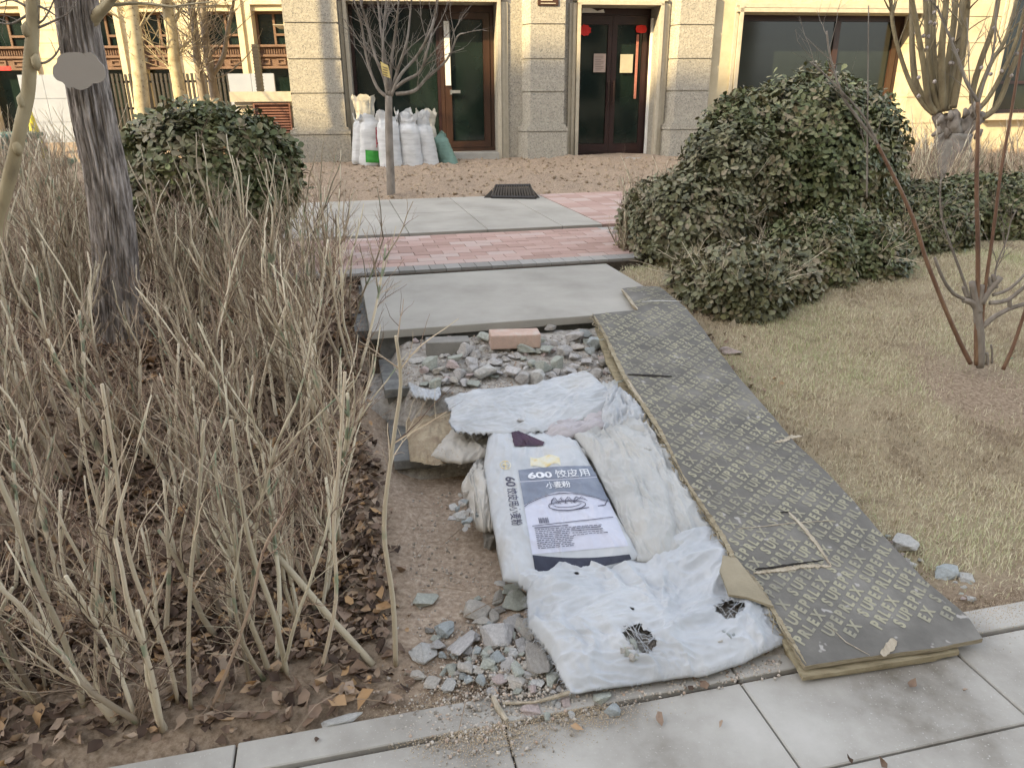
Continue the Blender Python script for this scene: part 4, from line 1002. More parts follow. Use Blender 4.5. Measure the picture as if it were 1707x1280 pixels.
# lettering
GOLD=mat('faded_lettering',[(.17,.162,.138),(.255,.24,.18),(.33,.31,.22)],7,12,.6,pos=(.30,.58))
ang=math.radians(34); ca_,sa_=math.cos(ang),math.sin(ang)
def in_poly(x,y,P):
    c=False; n=len(P); j=n-1
    for i in range(n):
        if (P[i][1]>y)!=(P[j][1]>y) and x<(P[j][0]-P[i][0])*(y-P[i][1])/(P[j][1]-P[i][1])+P[i][0]: c=not c
        j=i
    return c
glyph={c:text_mesh(c,.045) for c in 'SUPERLX'}
word='SUPEPRLEX'; lh=.0325; lw_=.0235; pitch=.030; rowp=.0455; HOLE=[G(*p,0) for p in ()]
LT=MB(); row=0
q=-2.
while q<4.2:
    off=random.Random(row).uniform(0,.28) if False else (row*.137)%(.312)
    for k in range(-6,16):
        for i,c in enumerate(word):
            e=off+k*(.312)+i*pitch-1.0
            # row coordinate frame: along (t: cos, s: sin), up = perpendicular (towards -t,+s)
            pts=[]
            vs_,fs_=glyph[c]; mx=.62
            for (gx,gy) in vs_:
                a=e+gx/mx*lw_; b=q+gy/.72*lh
                s_=1.4+a*sa_+b*ca_; t_=1.2+a*ca_-b*sa_
                pts.append(xy(s_,t_))
            cx=sum(p[0] for p in pts)/len(pts); cy=sum(p[1] for p in pts)/len(pts)
            if abs(st(cx,cy)[0]-2.5)>1.8: continue
            if not all(in_poly(x,y,out) for x,y in pts[::3]): continue
            if abs(st(cx,cy)[0]-3.45)<.02: continue
            if noise.noise(Vector((cx*2.2,cy*2.2,4)))>.62 or (st(cx,cy)[0]<1.44): continue
            LT.add([(x,y,btop(x,y)+.0014) for x,y in pts],fs_)
    q+=rowp; row+=1
part(LT,'printed_lettering',GOLD,rp)
# crack strips, splintered pale wood and dark gaps
def strip(pts,w0,name,m,z=.0025,jit=.6,th=.002,parent=rp):
    P=polyl(pts,max(6,int(sum(math.dist(a,b) for a,b in zip(pts,pts[1:]))/3))); mb=MB(); top=[];bot=[]
    n=len(P)
    for i,p in enumerate(P):
        d=P[min(i+1,n-1)]-P[max(i-1,0)]; d=d/np.linalg.norm(d); nn=np.array([-d[1],d[0]]); w_=w0*math.sin(math.pi*(i+.6)/(n+.2))**.5*(.7+.6*random.random())
        for sg in (1,-1):
            q=p+nn*sg*w_/2+np.array([random.uniform(-jit,jit)]*2); g=H(q[0],q[1],bz); top.append((g.x,g.y,btop(g.x,g.y)+z))
    vs=top+[(x,y,zz-th) for x,y,zz in top]; N=len(top)
    fs=[(2*i,2*i+1,2*i+3,2*i+2) for i in range(n-1)]+[(N+2*i,N+2*i+2,N+2*i+3,N+2*i+1) for i in range(n-1)]+[(2*i,2*i+2,N+2*i+2,N+2*i) for i in range(n-1)]+[(2*i+1,N+2*i+1,N+2*i+3,2*i+3) for i in range(n-1)]
    mb.add(vs,fs); return part(mb,name,m,parent)
BLK=mat('dark_crack',[(.012,.010,.008),(.03,.025,.02)],20,3,.9)
strip([(1314,854),(1335,875),(1360,905),(1386,944)],5,'splintered_edge',BARE,.004,.8,.003)
strip([(1256,956),(1290,952),(1340,944),(1387,944)],6.5,'splintered_edge',BARE,.004,1.,.003)
strip([(1258,951),(1290,948),(1335,940)],2.6,'crack',BLK,.0075,.4,.002)
strip([(1318,944),(1345,940),(1372,936)],2.2,'crack',BLK,.0085,.3,.002)
strip([(1300,855),(1314,854)],1.6,'crack',BLK,.004,.2,.001)
strip([(1222,882),(1270,878),(1320,872),(1390,868)],1.1,'scratch',BARE,.0026,.2,.001)
strip([(1046,625),(1075,627),(1120,629)],3,'crack',BLK,.0035,.3,.002)
strip([(1046,634),(1060,655),(1072,672)],4,'bare_patch',BARE,.003,2,.001)
strip([(1070,504),(1100,502),(1136,503)],1.2,'scratch',mat('scuff',[(.4,.39,.36),(.5,.48,.45)],30,3,.8),.0026,.3,.001)
strip([(1385,1046),(1410,1070),(1450,1092)],1.1,'scratch',COL.objects['scratch'].data.materials[0],.0026,.2,.001)
strip([(1470,1092),(1482,1080),(1492,1066)],18,'bare_patch',BARE,.0035,.6,.001)
strip([(1290,740),(1320,730),(1340,728)],5,'scratch',COL.objects['scratch'].data.materials[0] if False else BARE,.0025,1.2,.001)
# ragged veneer along the left edge
SPL=MB()
for k in range(430):
    u=random.random()*(len(px_out)-24)+23; i=int(u); fr=u-i
    a=px_out[i]; b=px_out[(i+1)%len(px_out)]; x=a[0]+(b[0]-a[0])*fr; y=a[1]+(b[1]-a[1])*fr
    g=H(x+random.uniform(-5,3),y+random.uniform(-1,3),bz); d=Vector((random.gauss(0,.012),random.gauss(.0,.02),random.gauss(0,.003)))
    d+= Vector((S13*-.02,C13*.02,0))*random.choice((-1,1)); z=btop(g.x,g.y)+random.uniform(-.022,.003); p=Vector((g.x,g.y,z)); sd_=d.cross(Vector((0,0,1))).normalized()*random.uniform(.001,.004)
    SPL.add([p-sd_,p+sd_,p+sd_*.4+d,p-sd_*.4+d,p+Vector((0,0,-.002))],[(0,1,2,3),(0,3,4),(1,4,2)],random.random())
part(SPL,'ragged_veneer',PLYE,rp)
strip([(990,526),(1007,556),(1042,630),(1067,668),(1102,720),(1137,790)],7,'bare_edge',PLYE,.0025,1.6,.001)
strip([(1137,790),(1162,830),(1202,890),(1228,940),(1261,972),(1303,1040),(1344,1108)],8,'bare_edge',PLYE,.0025,1.8,.001)
strip([(1036,482),(1046,494),(1054,506),(1064,517)],4,'bare_edge',BARE,.0025,.8,.001)
# stick on the sand
sk_=empty('broken_stick',G(840,1185,.01),'broken pale stick lying across the gravel from the frayed sack corner','stick')
mb=MB(); A_=[G(822,1162,.02),G(830,1180,.015),G(845,1200,.012)]; mb.tube(A_,[.007,.009,.006],6); part(mb,'stub',BARE,sk_)
mb=MB(); mb.tube([G(838,1172,.015),G(890,1170,.02),G(930,1160,.03),G(960,1150,.03)],[.0045,.004,.006,.007],6); part(mb,'branch',BARE,sk_)
# ================================================================ VEGETATION
BARK=mat('grooved_bark',[(.13,.11,.095),(.36,.315,.285),(.56,.50,.46)],48,10,.95,1.,60,stretch=(1,1,.16),pos=(.36,.62),bdist=.02)
BARKT=mat('smooth_tan_bark',[(.20,.16,.10),(.34,.28,.17),(.42,.36,.24)],10,8,.8,.4,40,stretch=(1,1,.4),bdist=.004,pos=(.3,.7))
BARKP=mat('pale_bark',[(.26,.21,.13),(.42,.36,.24),(.52,.46,.32)],8,8,.85,.4,30,bdist=.006,speck=((.16,.12,.08),20,.64))
BARKG=mat('grey_bark',[(.13,.11,.09),(.22,.19,.16),(.30,.27,.23)],14,8,.9,.5,40,stretch=(1,1,.4),bdist=.006)
BARKO=mat('olive_bark',[(.12,.095,.06),(.20,.165,.10),(.27,.23,.14)],12,8,.75,.3,30,stretch=(1,1,.3),bdist=.003)
RUST=mat('rusty_bark',[(.09,.05,.035),(.17,.095,.06),(.27,.18,.11)],12,8,.6,.3,30,stretch=(1,1,.3),bdist=.003,pos=(.3,.7))
STEM=mat('hedge_stem',[(.20,.155,.11),(.42,.35,.25),(.58,.51,.375),(.70,.63,.48)],9,8,.85,.4,50,rndattr=True,pos=(.1,1.),stretch=(1,1,.3),bdist=.003,objrand=.16,speck=((.24,.27,.18),8,.6))
TWIG=mat('hedge_twig',[(.09,.058,.042),(.25,.17,.12),(.47,.38,.27),(.66,.58,.43)],5,6,.8,objrand=.16,rndattr=True,pos=(.1,1.))
def wander(p,d,L,n,jit,r0,r1,grav=0.):
    pts=[Vector(p)]; d=Vector(d).normalized(); 
    for i in range(n):
        d=(d+Vector((random.gauss(0,jit),random.gauss(0,jit),random.gauss(0,jit*.6)+grav))).normalized(); pts.append(pts[-1]+d*L/n)
    return pts,[r0+(r1-r0)*i/n for i in range(n+1)],d
def pathpts(px,Y,n=3):
    """smooth polyline from (px,py[,Y]) points"""
    P=[PY(q[0],q[1],q[2] if len(q)>2 else Y) for q in px]; out=[]
    for i in range(len(P)-1):
        a=P[max(i-1,0)];b=P[i];c=P[i+1];d=P[min(i+2,len(P)-1)]
        for k in range(n):
            t=k/n; out.append(.5*((2*b)+(c-a)*t+(2*a-5*b+4*c-d)*t*t+(-a+3*b-3*c+d)*t**3))
    out.append(P[-1]); return out
def radl(r0,r1,n): return [r0+(r1-r0)*i/(n-1) for i in range(n)]
def branchlets(mb,pts,rad,k,L,depth,r_,sides=4,lo=.3,up=.4,spread=.9):
    """side branches along a path"""
    n=len(pts)
    for _ in range(k):
        i=random.randint(int(n*lo),n-2); p=pts[i]; d=(pts[i+1]-pts[i]).normalized(); a=Vector((random.gauss(0,1),random.gauss(0,1),random.gauss(0,.5))).normalized()
        dd=(d*.8+a*spread+Vector((0,0,up))).normalized(); l_=L*random.uniform(.5,1.2); rr_=min(r_,rad[i]*.6)
        q,rd,_=wander(p,dd,l_,5 if depth else 4,.16,rr_,rr_*.35,.03)
        mb.tube(q,rd,sides,random.random(),cap=False)
        if depth: branchlets(mb,q,rd,max(2,int(k*.5)),L*.5,depth-1,r_*.55,3,.25,up*.8,spread)
# ---- main trunk
mt=empty('tree',G(208,585,.3),'big tree with deeply grooved grey bark leaning left, its trunk rising out of the hedge','tree')
pts=pathpts([(204,600,3.5),(200,545,3.5),(196,480,3.5),(190,400,3.5),(178,300,3.5),(160,210,3.5),(145,120,3.5),(134,50,3.5),(129,0,3.5),(122,-90,3.5),(110,-260,3.5)],3.5,7)
def bark_trunk(pts,rads,name,m,root,k=190,ridge=.0085,fr=12):
    V=[];F=[];n=len(pts)
    for i,p in enumerate(pts):
        for j in range(k):
            a=2*math.pi*j/k; ca,sa=math.cos(a),math.sin(a)
            q=noise.noise(Vector((ca*fr*.55,sa*fr*.55,p.z*3.2)))+.6*noise.noise(Vector((ca*fr*1.1,sa*fr*1.1,p.z*6+5)))
            r=rads[i]+ridge*(1-abs(q)*3.4)+.010*noise.noise(Vector((ca,sa,p.z*1.5+3)))
            V.append((p.x+ca*r,p.y+sa*r,p.z))
    F=[(i*k+j,i*k+(j+1)%k,(i+1)*k+(j+1)%k,(i+1)*k+j) for i in range(n-1) for j in range(k)]
    o=npmesh(name,V,F,m,smooth=True); o.data.transform(Matrix.Translation(-root.location)); o.parent=root; return o
fine=[]; 
for a,b in zip(pts,pts[1:]): fine+= [a.lerp(b,t/4) for t in range(4)]
fine.append(pts[-1]); zt=[p.z for p in fine]
rads=[]
for p in fine:
    z=p.z; r=.078+.022*max(0,(1.9-z)/1.6); r+=.05*math.exp(-(z-.2)/.09); rads.append(r)
bark_trunk(fine,rads,'trunk',BARK,mt)
mb=MB(); A_=pathpts([(148,45,3.5),(165,22,3.46),(182,4,3.4),(205,-40,3.3),(240,-160,3.2)],3.5,4); mb.tube(A_,radl(.026,.012,len(A_)),10,rough=.1); 
q=pathpts([(165,22,3.46),(172,8,3.45),(172,-40,3.5)],3.5,4); mb.tube(q,radl(.016,.010,len(q)),8); branchlets(mb,A_,radl(.026,.012,len(A_)),7,.5,1,.007)
part(mb,'branch',BARKP,mt,True)
mb=MB()
for k in range(9):
    a=random.uniform(0,6.28); p=fine[-1]-Vector((0,0,.1)); q,rd,_=wander(p,(math.cos(a),math.sin(a),1.1),2.2,8,.12,.045,.015); mb.tube(q,rd,7); branchlets(mb,q,rd,9,1.1,1,.012)
part(mb,'crown',BARKG,mt,True)
# cloud shaped plaque on the trunk
CL=MB(); pc=PY(131,119,3.34); zc=(pc-CAM).dot(_F); sc_=zc/FOC
prof=[(-44,5),(-41,-6),(-34,-12),(-30,-20),(-18,-26),(-2,-27),(6,-27),(14,-25),(24,-27),(33,-22),(38,-13),(43,-8),(44,2),(41,11),(34,16),(26,18),(20,18),(13,23),(2,27),(-8,27),(-16,23),(-20,26),(-26,22),(-31,16),(-39,13)]
cps=[]; n=len(prof)
for i in range(n):
    a,b,c,d=[np.array(prof[(i+j)%n],float) for j in(-1,0,1,2)]
    for t in (0,.25,.5,.75): cps.append(.5*((2*b)+(c-a)*t+(2*a-5*b+4*c-d)*t*t+(-a+3*b-3*c+d)*t**3))
v0=[(pc.x+x*sc_,pc.y,pc.z-y*sc_*1.06) for x,y in cps]; v1=[(x,y+.006,z) for x,y,z in v0]; n=len(v0)
CL.add(v0+v1+[tuple(pc),(pc.x,pc.y+.006,pc.z)],[(i,2*n,(i+1)%n) for i in range(n)]+[(n+i,n+(i+1)%n,2*n+1) for i in range(n)]+[(i,(i+1)%n,n+(i+1)%n,n+i) for i in range(n)])
cl=CL.build('plaque',mat('plaque_grey',[(.30,.275,.245),(.335,.305,.275)],3,4,.8)); tag(cl,'blank grey cloud shaped plaque fixed to the big grooved trunk','plaque')
# ---- slim trunk at the left edge
sl=empty('slim_tree',PY(-70,1150,2.45),'slim smooth tan trunk curving up along the left edge of the view','tree')
pts=pathpts([(-75,1150),(-62,900),(-40,600),(-5,390),(10,320),(24,262),(36,205),(46,160),(50,110),(54,60),(55,0),(58,-120),(64,-320)],2.45,5)
mb=MB(); z_=[p.z for p in pts]; mb.tube(pts,[.0225-.0042*sm(0,2.3,z)+.002*nz(z,0,0,9) for z in z_],12); 
for px,py in ((38,170),(31,248),(46,52),(62,105)):
    p=PY(px,py,2.44); bmq=bmesh.new(); 
    for k in range(5): 
        a=k/4*math.pi
    mb.tube([p+Vector((-.004,0,-.022)),p+Vector((-.001,-.004,-.008)),p+Vector((-.001,-.004,.010)),p+Vector((.003,0,.024))],[.004,.0125,.0125,.005],8)
    bmq.free()
part(mb,'trunk',BARKT,sl,True)
mb=MB()
for P_ in ([(56,106),(75,105),(92,92),(103,70),(108,45)],[(56,50),(80,40),(105,28),(118,20)],[(45,52),(52,44),(72,34),(90,0),(96,-30)],[(60,8),(80,18),(95,28)],[(45,12),(20,0),(0,6)],[(50,22),(20,40),(-10,36)]):
    q=pathpts(P_,2.45,3); rr0=.0045; mb.tube(q,radl(rr0,.0015,len(q)),5); branchlets(mb,q,radl(rr0,.0015,len(q)),3,.16,0,.0016,3)
part(mb,'twigs',BARKG,sl,True)
# ---- background trees (left)
def bgtree(path,Y,r0,r1,m,label,nb,bl,lat=1.,name='tree',sides=12,depth=1,seed=1,br=.014,group=None):
    random.seed(seed); base=PY(path[0][0],path[0][1],Y); t=empty(name,(base.x,base.y,.44),label,'tree',group)
    pts=pathpts(path,Y,5); pts=[Vector((pts[0].x,pts[0].y,.40))]+pts; rd=[r0*1.12]+radl(r0,r1,len(pts)-1)
    mb=MB(); mb.tube(pts,rd,sides,rough=.06); part(mb,'trunk',m,t,True)
    mb=MB(); branchlets(mb,pts,rd,nb,bl,depth,br,5,.25,.35,1.1); part(mb,'crown',m,t,True)
    return t,pts,rd
bgtree([(238,186),(234,140),(227,80),(221,30),(216,-30),(208,-200)],13.0,.125,.09,BARKP,'thick pale sunlit trunk standing right of the big grooved trunk',12,.9,seed=5)
bgtree([(303,176),(297,140),(290,100),(287,60),(280,20),(276,-40),(268,-200)],13.6,.11,.075,BARKP,'pale sunlit trunk forking low, second to the right of the big grooved trunk',14,1.1,seed=6)
bgtree([(341,175),(335,140),(328,90),(324,40),(318,0),(312,-150)],14.2,.075,.05,BARKG,'slender greyish trunk with a dense twiggy crown, just left of a thinner one',20,1.3,seed=7)
t_,p_,r_=bgtree([(362,178),(356,150),(353,128),(346,90),(340,40),(336,-20),(330,-150)],14.8,.09,.05,BARKG,'grey trunk forking at fence height, nearest to the beige low wall',16,1.2,seed=8)
mb=MB(); q=pathpts([(354,126),(372,95),(378,60),(386,20),(390,0),(398,-60)],14.8,4); mb.tube(q,radl(.05,.018,len(q)),7); branchlets(mb,q,radl(.05,.018,len(q)),14,.9,1,.010); part(mb,'fork',BARKG,t_,True)
# ---- young tree in front of the doors
bt,_,_=bgtree([(-300,240),(-330,100),(-380,-80),(-430,-250),(-530,-500),(-660,-900),(-760,-1200)],8.6,.085,.05,BARKG,'bare tree outside the left edge whose shadow falls on the left pillar',13,1.8,seed=15,br=.022)
yt=empty('young_tree',G(652,327,.47),'young bare tree with a thin straight stem in front of the white sacks','tree')
YY=8.35
pts=pathpts([(652,330),(651,290),(649,240),(648,190),(648,160)],YY,4); mb=MB(); mb.tube(pts,radl(.048,.036,len(pts)),10,rough=.05); part(mb,'trunk',BARKG,yt,True)
mb=MB(); random.seed(21)
for P_ in ([(645,162),(628,145),(612,100),(602,40),(590,0),(583,-40)],[(646,158),(640,130),(624,90),(612,40),(603,10),(596,-40)],[(648,160),(644,110),(636,60),(630,0),(628,-60)],[(650,158),(652,110),(658,60),(664,10),(667,-50)],[(650,160),(662,120),(678,70),(684,20),(690,-50)],
           [(652,160),(668,125),(694,95),(716,55),(728,10),(735,-40)],[(655,150),(675,135),(700,120),(712,85),(722,45),(728,0)],[(660,157),(690,152),(712,130),(745,100),(762,62),(775,56)],[(648,150),(643,130),(638,100),(640,40),(645,-10)]):
    q=pathpts([(a,b,YY+random.uniform(-.3,.3)*(160-b)/160) for a,b in P_],YY,4); mb.tube(q,radl(.021,.006,len(q)),6); branchlets(mb,q,radl(.02,.006,len(q)),8,.5,1,.0055,4,.25,.35,.7)
part(mb,'crown',BARKG,yt,True)
mb=MB(); P4=[PY(x,y,YY-.12) for x,y in ((634,103),(647,110),(651,131),(638,126))]; mb.add(P4+[p+Vector((0,.006,0)) for p in P4],[(0,3,2,1),(4,5,6,7),(0,1,5,4),(1,2,6,5),(2,3,7,6),(3,0,4,7)])
tg=mb.build('tag',mat('yellow_tag',[(.62,.47,.16),(.70,.56,.24)],8,4,.6)); tag(tg,'small yellowish tag hanging in the fork of the young bare tree','tag')
mb=MB()
for k in range(4): 
    a,b=PY(638,112+4*k,YY-.124),PY(646,114.5+4*k,YY-.124); mb.tube([a,b],.003,4)
mb.build('printed_lines',INK,tg)
# ---- pollarded tree right
random.seed(31)
pt=empty('pollarded_tree',G(1586,292,.46),'stout pollarded tree with a knobby head and many upright shoots, behind the right hedge','tree')
PYY=8.2
pts=pathpts([(1583,320),(1585,290),(1586,265),(1588,240),(1592,222)],PYY,4); mb=MB(); mb.tube(pts,[.20-.035*i/(len(pts)-1) for i in range(len(pts))],18,rough=.12); part(mb,'trunk',mat('whitewashed_bark',[(.15,.135,.115),(.22,.205,.18),(.29,.275,.25)],10,8,.9,.6,30,bdist=.01),pt,True)
mb=MB()
for (a,b) in (((1592,232),(1562,195)),((1592,232),(1576,200)),((1592,228),(1592,192)),((1596,230),(1614,196)),((1598,232),(1628,178)),((1598,235),(1634,196)),((1592,235),(1585,215))):
    q=[PY(a[0],a[1],PYY),PY((a[0]+b[0])/2+random.uniform(-4,4),(a[1]+b[1])/2,PYY-random.uniform(-.12,.2)),PY(b[0],b[1],PYY-random.uniform(-.1,.1)),PY(b[0]+random.uniform(-3,3),b[1]-7,PYY)]; mb.tube(q,[.085,.065,.055,.036],10,rough=.2)
for _ in range(7):
    p=PY(random.uniform(1562,1632),random.uniform(185,232),PYY-.1); q=[p+Vector((random.gauss(0,.02),random.gauss(0,.02),-.045)),p+Vector((0,-.02,0)),p+Vector((random.gauss(0,.02),-.02,.05))]; mb.tube(q,[.015,.034,.015],8,rough=.3)
part(mb,'knobby_head',BARKG,pt,True)
mb=MB()
SH=[[(1556,190),(1540,175),(1518,140),(1500,90),(1488,40),(1484,-30)],[(1556,182),(1545,172),(1527,140),(1521,90),(1520,40),(1519,-30)],[(1560,188),(1548,170),(1540,110),(1530,55),(1520,0),(1514,-40)],[(1568,185),(1557,160),(1549,100),(1545,50),(1540,-40)],
    [(1566,180),(1562,150),(1556,90),(1555,40),(1558,-40)],[(1572,185),(1570,140),(1570,80),(1575,30),(1580,-40)],[(1574,180),(1576,140),(1583,90),(1590,40),(1596,-40)],[(1580,185),(1584,150),(1594,90),(1602,40),(1606,-40)],
    [(1588,180),(1596,140),(1605,85),(1610,40),(1616,-40)],[(1622,172),(1622,150),(1636,100),(1654,50),(1664,0),(1668,-40)],[(1628,178),(1634,150),(1655,100),(1674,70),(1690,20),(1700,-30)],[(1632,182),(1650,160),(1672,120),(1690,80),(1702,40),(1720,-30)],
    [(1636,198),(1655,185),(1670,160),(1685,120),(1706,70),(1730,0)],[(1560,190),(1551,165),(1552,110),(1551,60),(1549,0)]]
for i,P_ in enumerate(SH):
    q=pathpts([(a,b,PYY+.25*math.sin(i*2.1)*(190-b)/190) for a,b in P_],PYY,4); r0=random.choice((.026,.033,.037,.040)); mb.tube(q,radl(r0,r0*.62,len(q)),8,rough=.03)
    if i%2==0: branchlets(mb,q,radl(r0,r0*.5,len(q)),5,.5,0,.009,4,.3,.3,.7)
part(mb,'shoots',BARKO,pt,True)
mb=MB()
for _ in range(34):
    P_=random.choice(SH); i=random.randint(1,4); f=random.random(); x=P_[i][0]*(1-f)+P_[min(i+1,len(P_)-1)][0]*f+random.uniform(-9,9); y=P_[i][1]*(1-f)+P_[min(i+1,len(P_)-1)][1]*f
    p=PY(x,y,PYY-.1); mb.tube([p+Vector((0,0,-.02)),p+Vector((0,0,-.008)),p+Vector((0,0,.01)),p+Vector((0,0,.022))],[.004,.019,.018,.003],6)
part(mb,'dry_fruits',BARK,pt,True)
# ---- front right sapling
random.seed(33)
fs=empty('shrub_tree',G(1632,607,gz(2.33,3.4)),'bare multi-stemmed sapling with pruned stubs and rusty stems on the right lawn','tree')
SY=3.38
mb=MB()
for P_,r0,r1 in (([(1634,612),(1632,560),(1627,510),(1620,470)],.030,.020),([(1636,608),(1636,560),(1632,520),(1637,475)],.026,.018)):
    q=pathpts(P_,SY,4); mb.tube(q,radl(r0*.62,r1*.7,len(q)),10,rough=.15)
for P_,r0,r1 in (([(1632,520),(1622,505),(1606,500)],.018,.014),([(1635,505),(1648,485),(1668,462)],.018,.015),([(1638,545),(1655,530),(1680,516),(1707,507),(1750,495)],.013,.009),([(1650,505),(1680,500),(1712,475),(1760,440)],.011,.007),([(1655,492),(1685,480),(1720,445)],.009,.006),
   ([(1612,500),(1590,490),(1572,465),(1558,430)],.009,.006),([(1660,480),(1658,470),(1656,458)],.011,.011),([(1653,482),(1650,472),(1648,463)],.009,.009),([(1612,496),(1608,486),(1606,478)],.008,.008),([(1684,515),(1683,505),(1684,496)],.010,.009),([(1645,608),(1646,600),(1645,588)],.008,.007),([(1653,606),(1654,590),(1652,575)],.005,.005)):
    q=pathpts(P_,SY,3); mb.tube(q,radl(r0,r1,len(q)),8,rough=.15)
part(mb,'trunk',BARKG,fs,True)
mb=MB()
for P_,r0,r1,nb in (([(1618,606),(1600,570),(1578,520),(1560,475),(1543,430),(1526,375),(1505,325),(1485,285),(1462,240)],.011,.007,3),
   ([(1628,608),(1628,550),(1630,480),(1630,400),(1628,320),(1630,220),(1630,170)],.0115,.008,1),([(1636,560),(1640,500),(1648,440),(1658,370),(1668,290),(1682,210),(1700,100),(1715,0)],.009,.005,4),
   ([(1672,616),(1688,580),(1705,530),(1735,440)],.0095,.007,0)):
    q=pathpts(P_,SY,4); mb.tube(q,radl(r0,r1,len(q)),8,rough=.08)
part(mb,'rusty_stems',RUST,fs,True)
mb=MB()
for P_,r0,r1,nb in (([(1462,240),(1432,200),(1405,160),(1385,100),(1378,52)],.007,.0035,2),([(1462,240),(1440,195),(1400,150),(1368,118),(1350,103)],.005,.0025,3),([(1618,500),(1600,450),(1578,390),(1568,350),(1568,300)],.007,.003,5),([(1655,480),(1662,440),(1678,400),(1685,370),(1695,350)],.0045,.002,4),
   ([(1630,170),(1612,140),(1596,95),(1578,50),(1562,10)],.007,.0035,4),([(1630,175),(1640,140),(1655,90),(1660,40),(1662,-30)],.006,.003,3),([(1630,200),(1622,180),(1616,130),(1612,30)],.004,.002,2),([(1445,330),(1446,230),(1447,120),(1448,10)],.004,.002,1)):
    q=pathpts(P_,SY,4); mb.tube(q,radl(r0,r1,len(q)),6); branchlets(mb,q,radl(r0,r1,len(q)),nb*2,.22,1,.0022,3,.2,.3,.7)
part(mb,'thin_branches',BARKG,fs,True)
mb=MB(); p=G(1668,607,gz(2.45,3.42)); 
for k in range(30):
    q=p+Vector((random.gauss(0,.02),random.gauss(0,.02),random.uniform(0,.03))); d=Vector((random.gauss(0,.02),random.gauss(0,.02),random.gauss(0,.01))); mb.tube([q,q+d],[.004,.003],4)
tag(mb.build('netting_scrap',mat('green_net',[(.10,.26,.18),(.18,.34,.26)],20,3,.7)),'crumpled scrap of green netting at the foot of the right sapling','netting')

# ================================================================ EVERGREEN BUSHES
def leafT():
    # obovate leaf along +x, slight V fold and curl
    pr=[(0,0),(.25,.13),(.55,.27),(.82,.26),(1.0,.0)]
    T=[];
    for x,wd in pr: 
        if wd==0: T.append((x,0,-.10*x*x))
        else: T+= [(x,wd,.05-.10*x*x),(x,0,-.10*x*x-.01),(x,-wd,.05-.10*x*x)]
    T=np.array(T,float); 
    F=[(0,2,1),(0,3,2)]
    def q(a,b,c,d): F.extend([(a,b,c),(a,c,d)])
    q(1,2,5,4); q(2,3,6,5); q(4,5,8,7); q(5,6,9,8); F.extend([(7,8,10),(8,9,10)])
    return T,np.array(F)
LT_,LF_=leafT()
LEAF=mat('leaf',[(.045,.052,.020),(.10,.12,.046),(.165,.165,.082),(.235,.19,.12),(.24,.28,.11)],3,5,.5,rndattr=True,spec=.3,pos=(.05,1.0))
LEAFB=mat('leaf_bronze',[(.050,.048,.022),(.115,.118,.054),(.185,.178,.095),(.25,.20,.13),(.23,.26,.11)],3,5,.5,rndattr=True,spec=.45,pos=(.05,1.0))
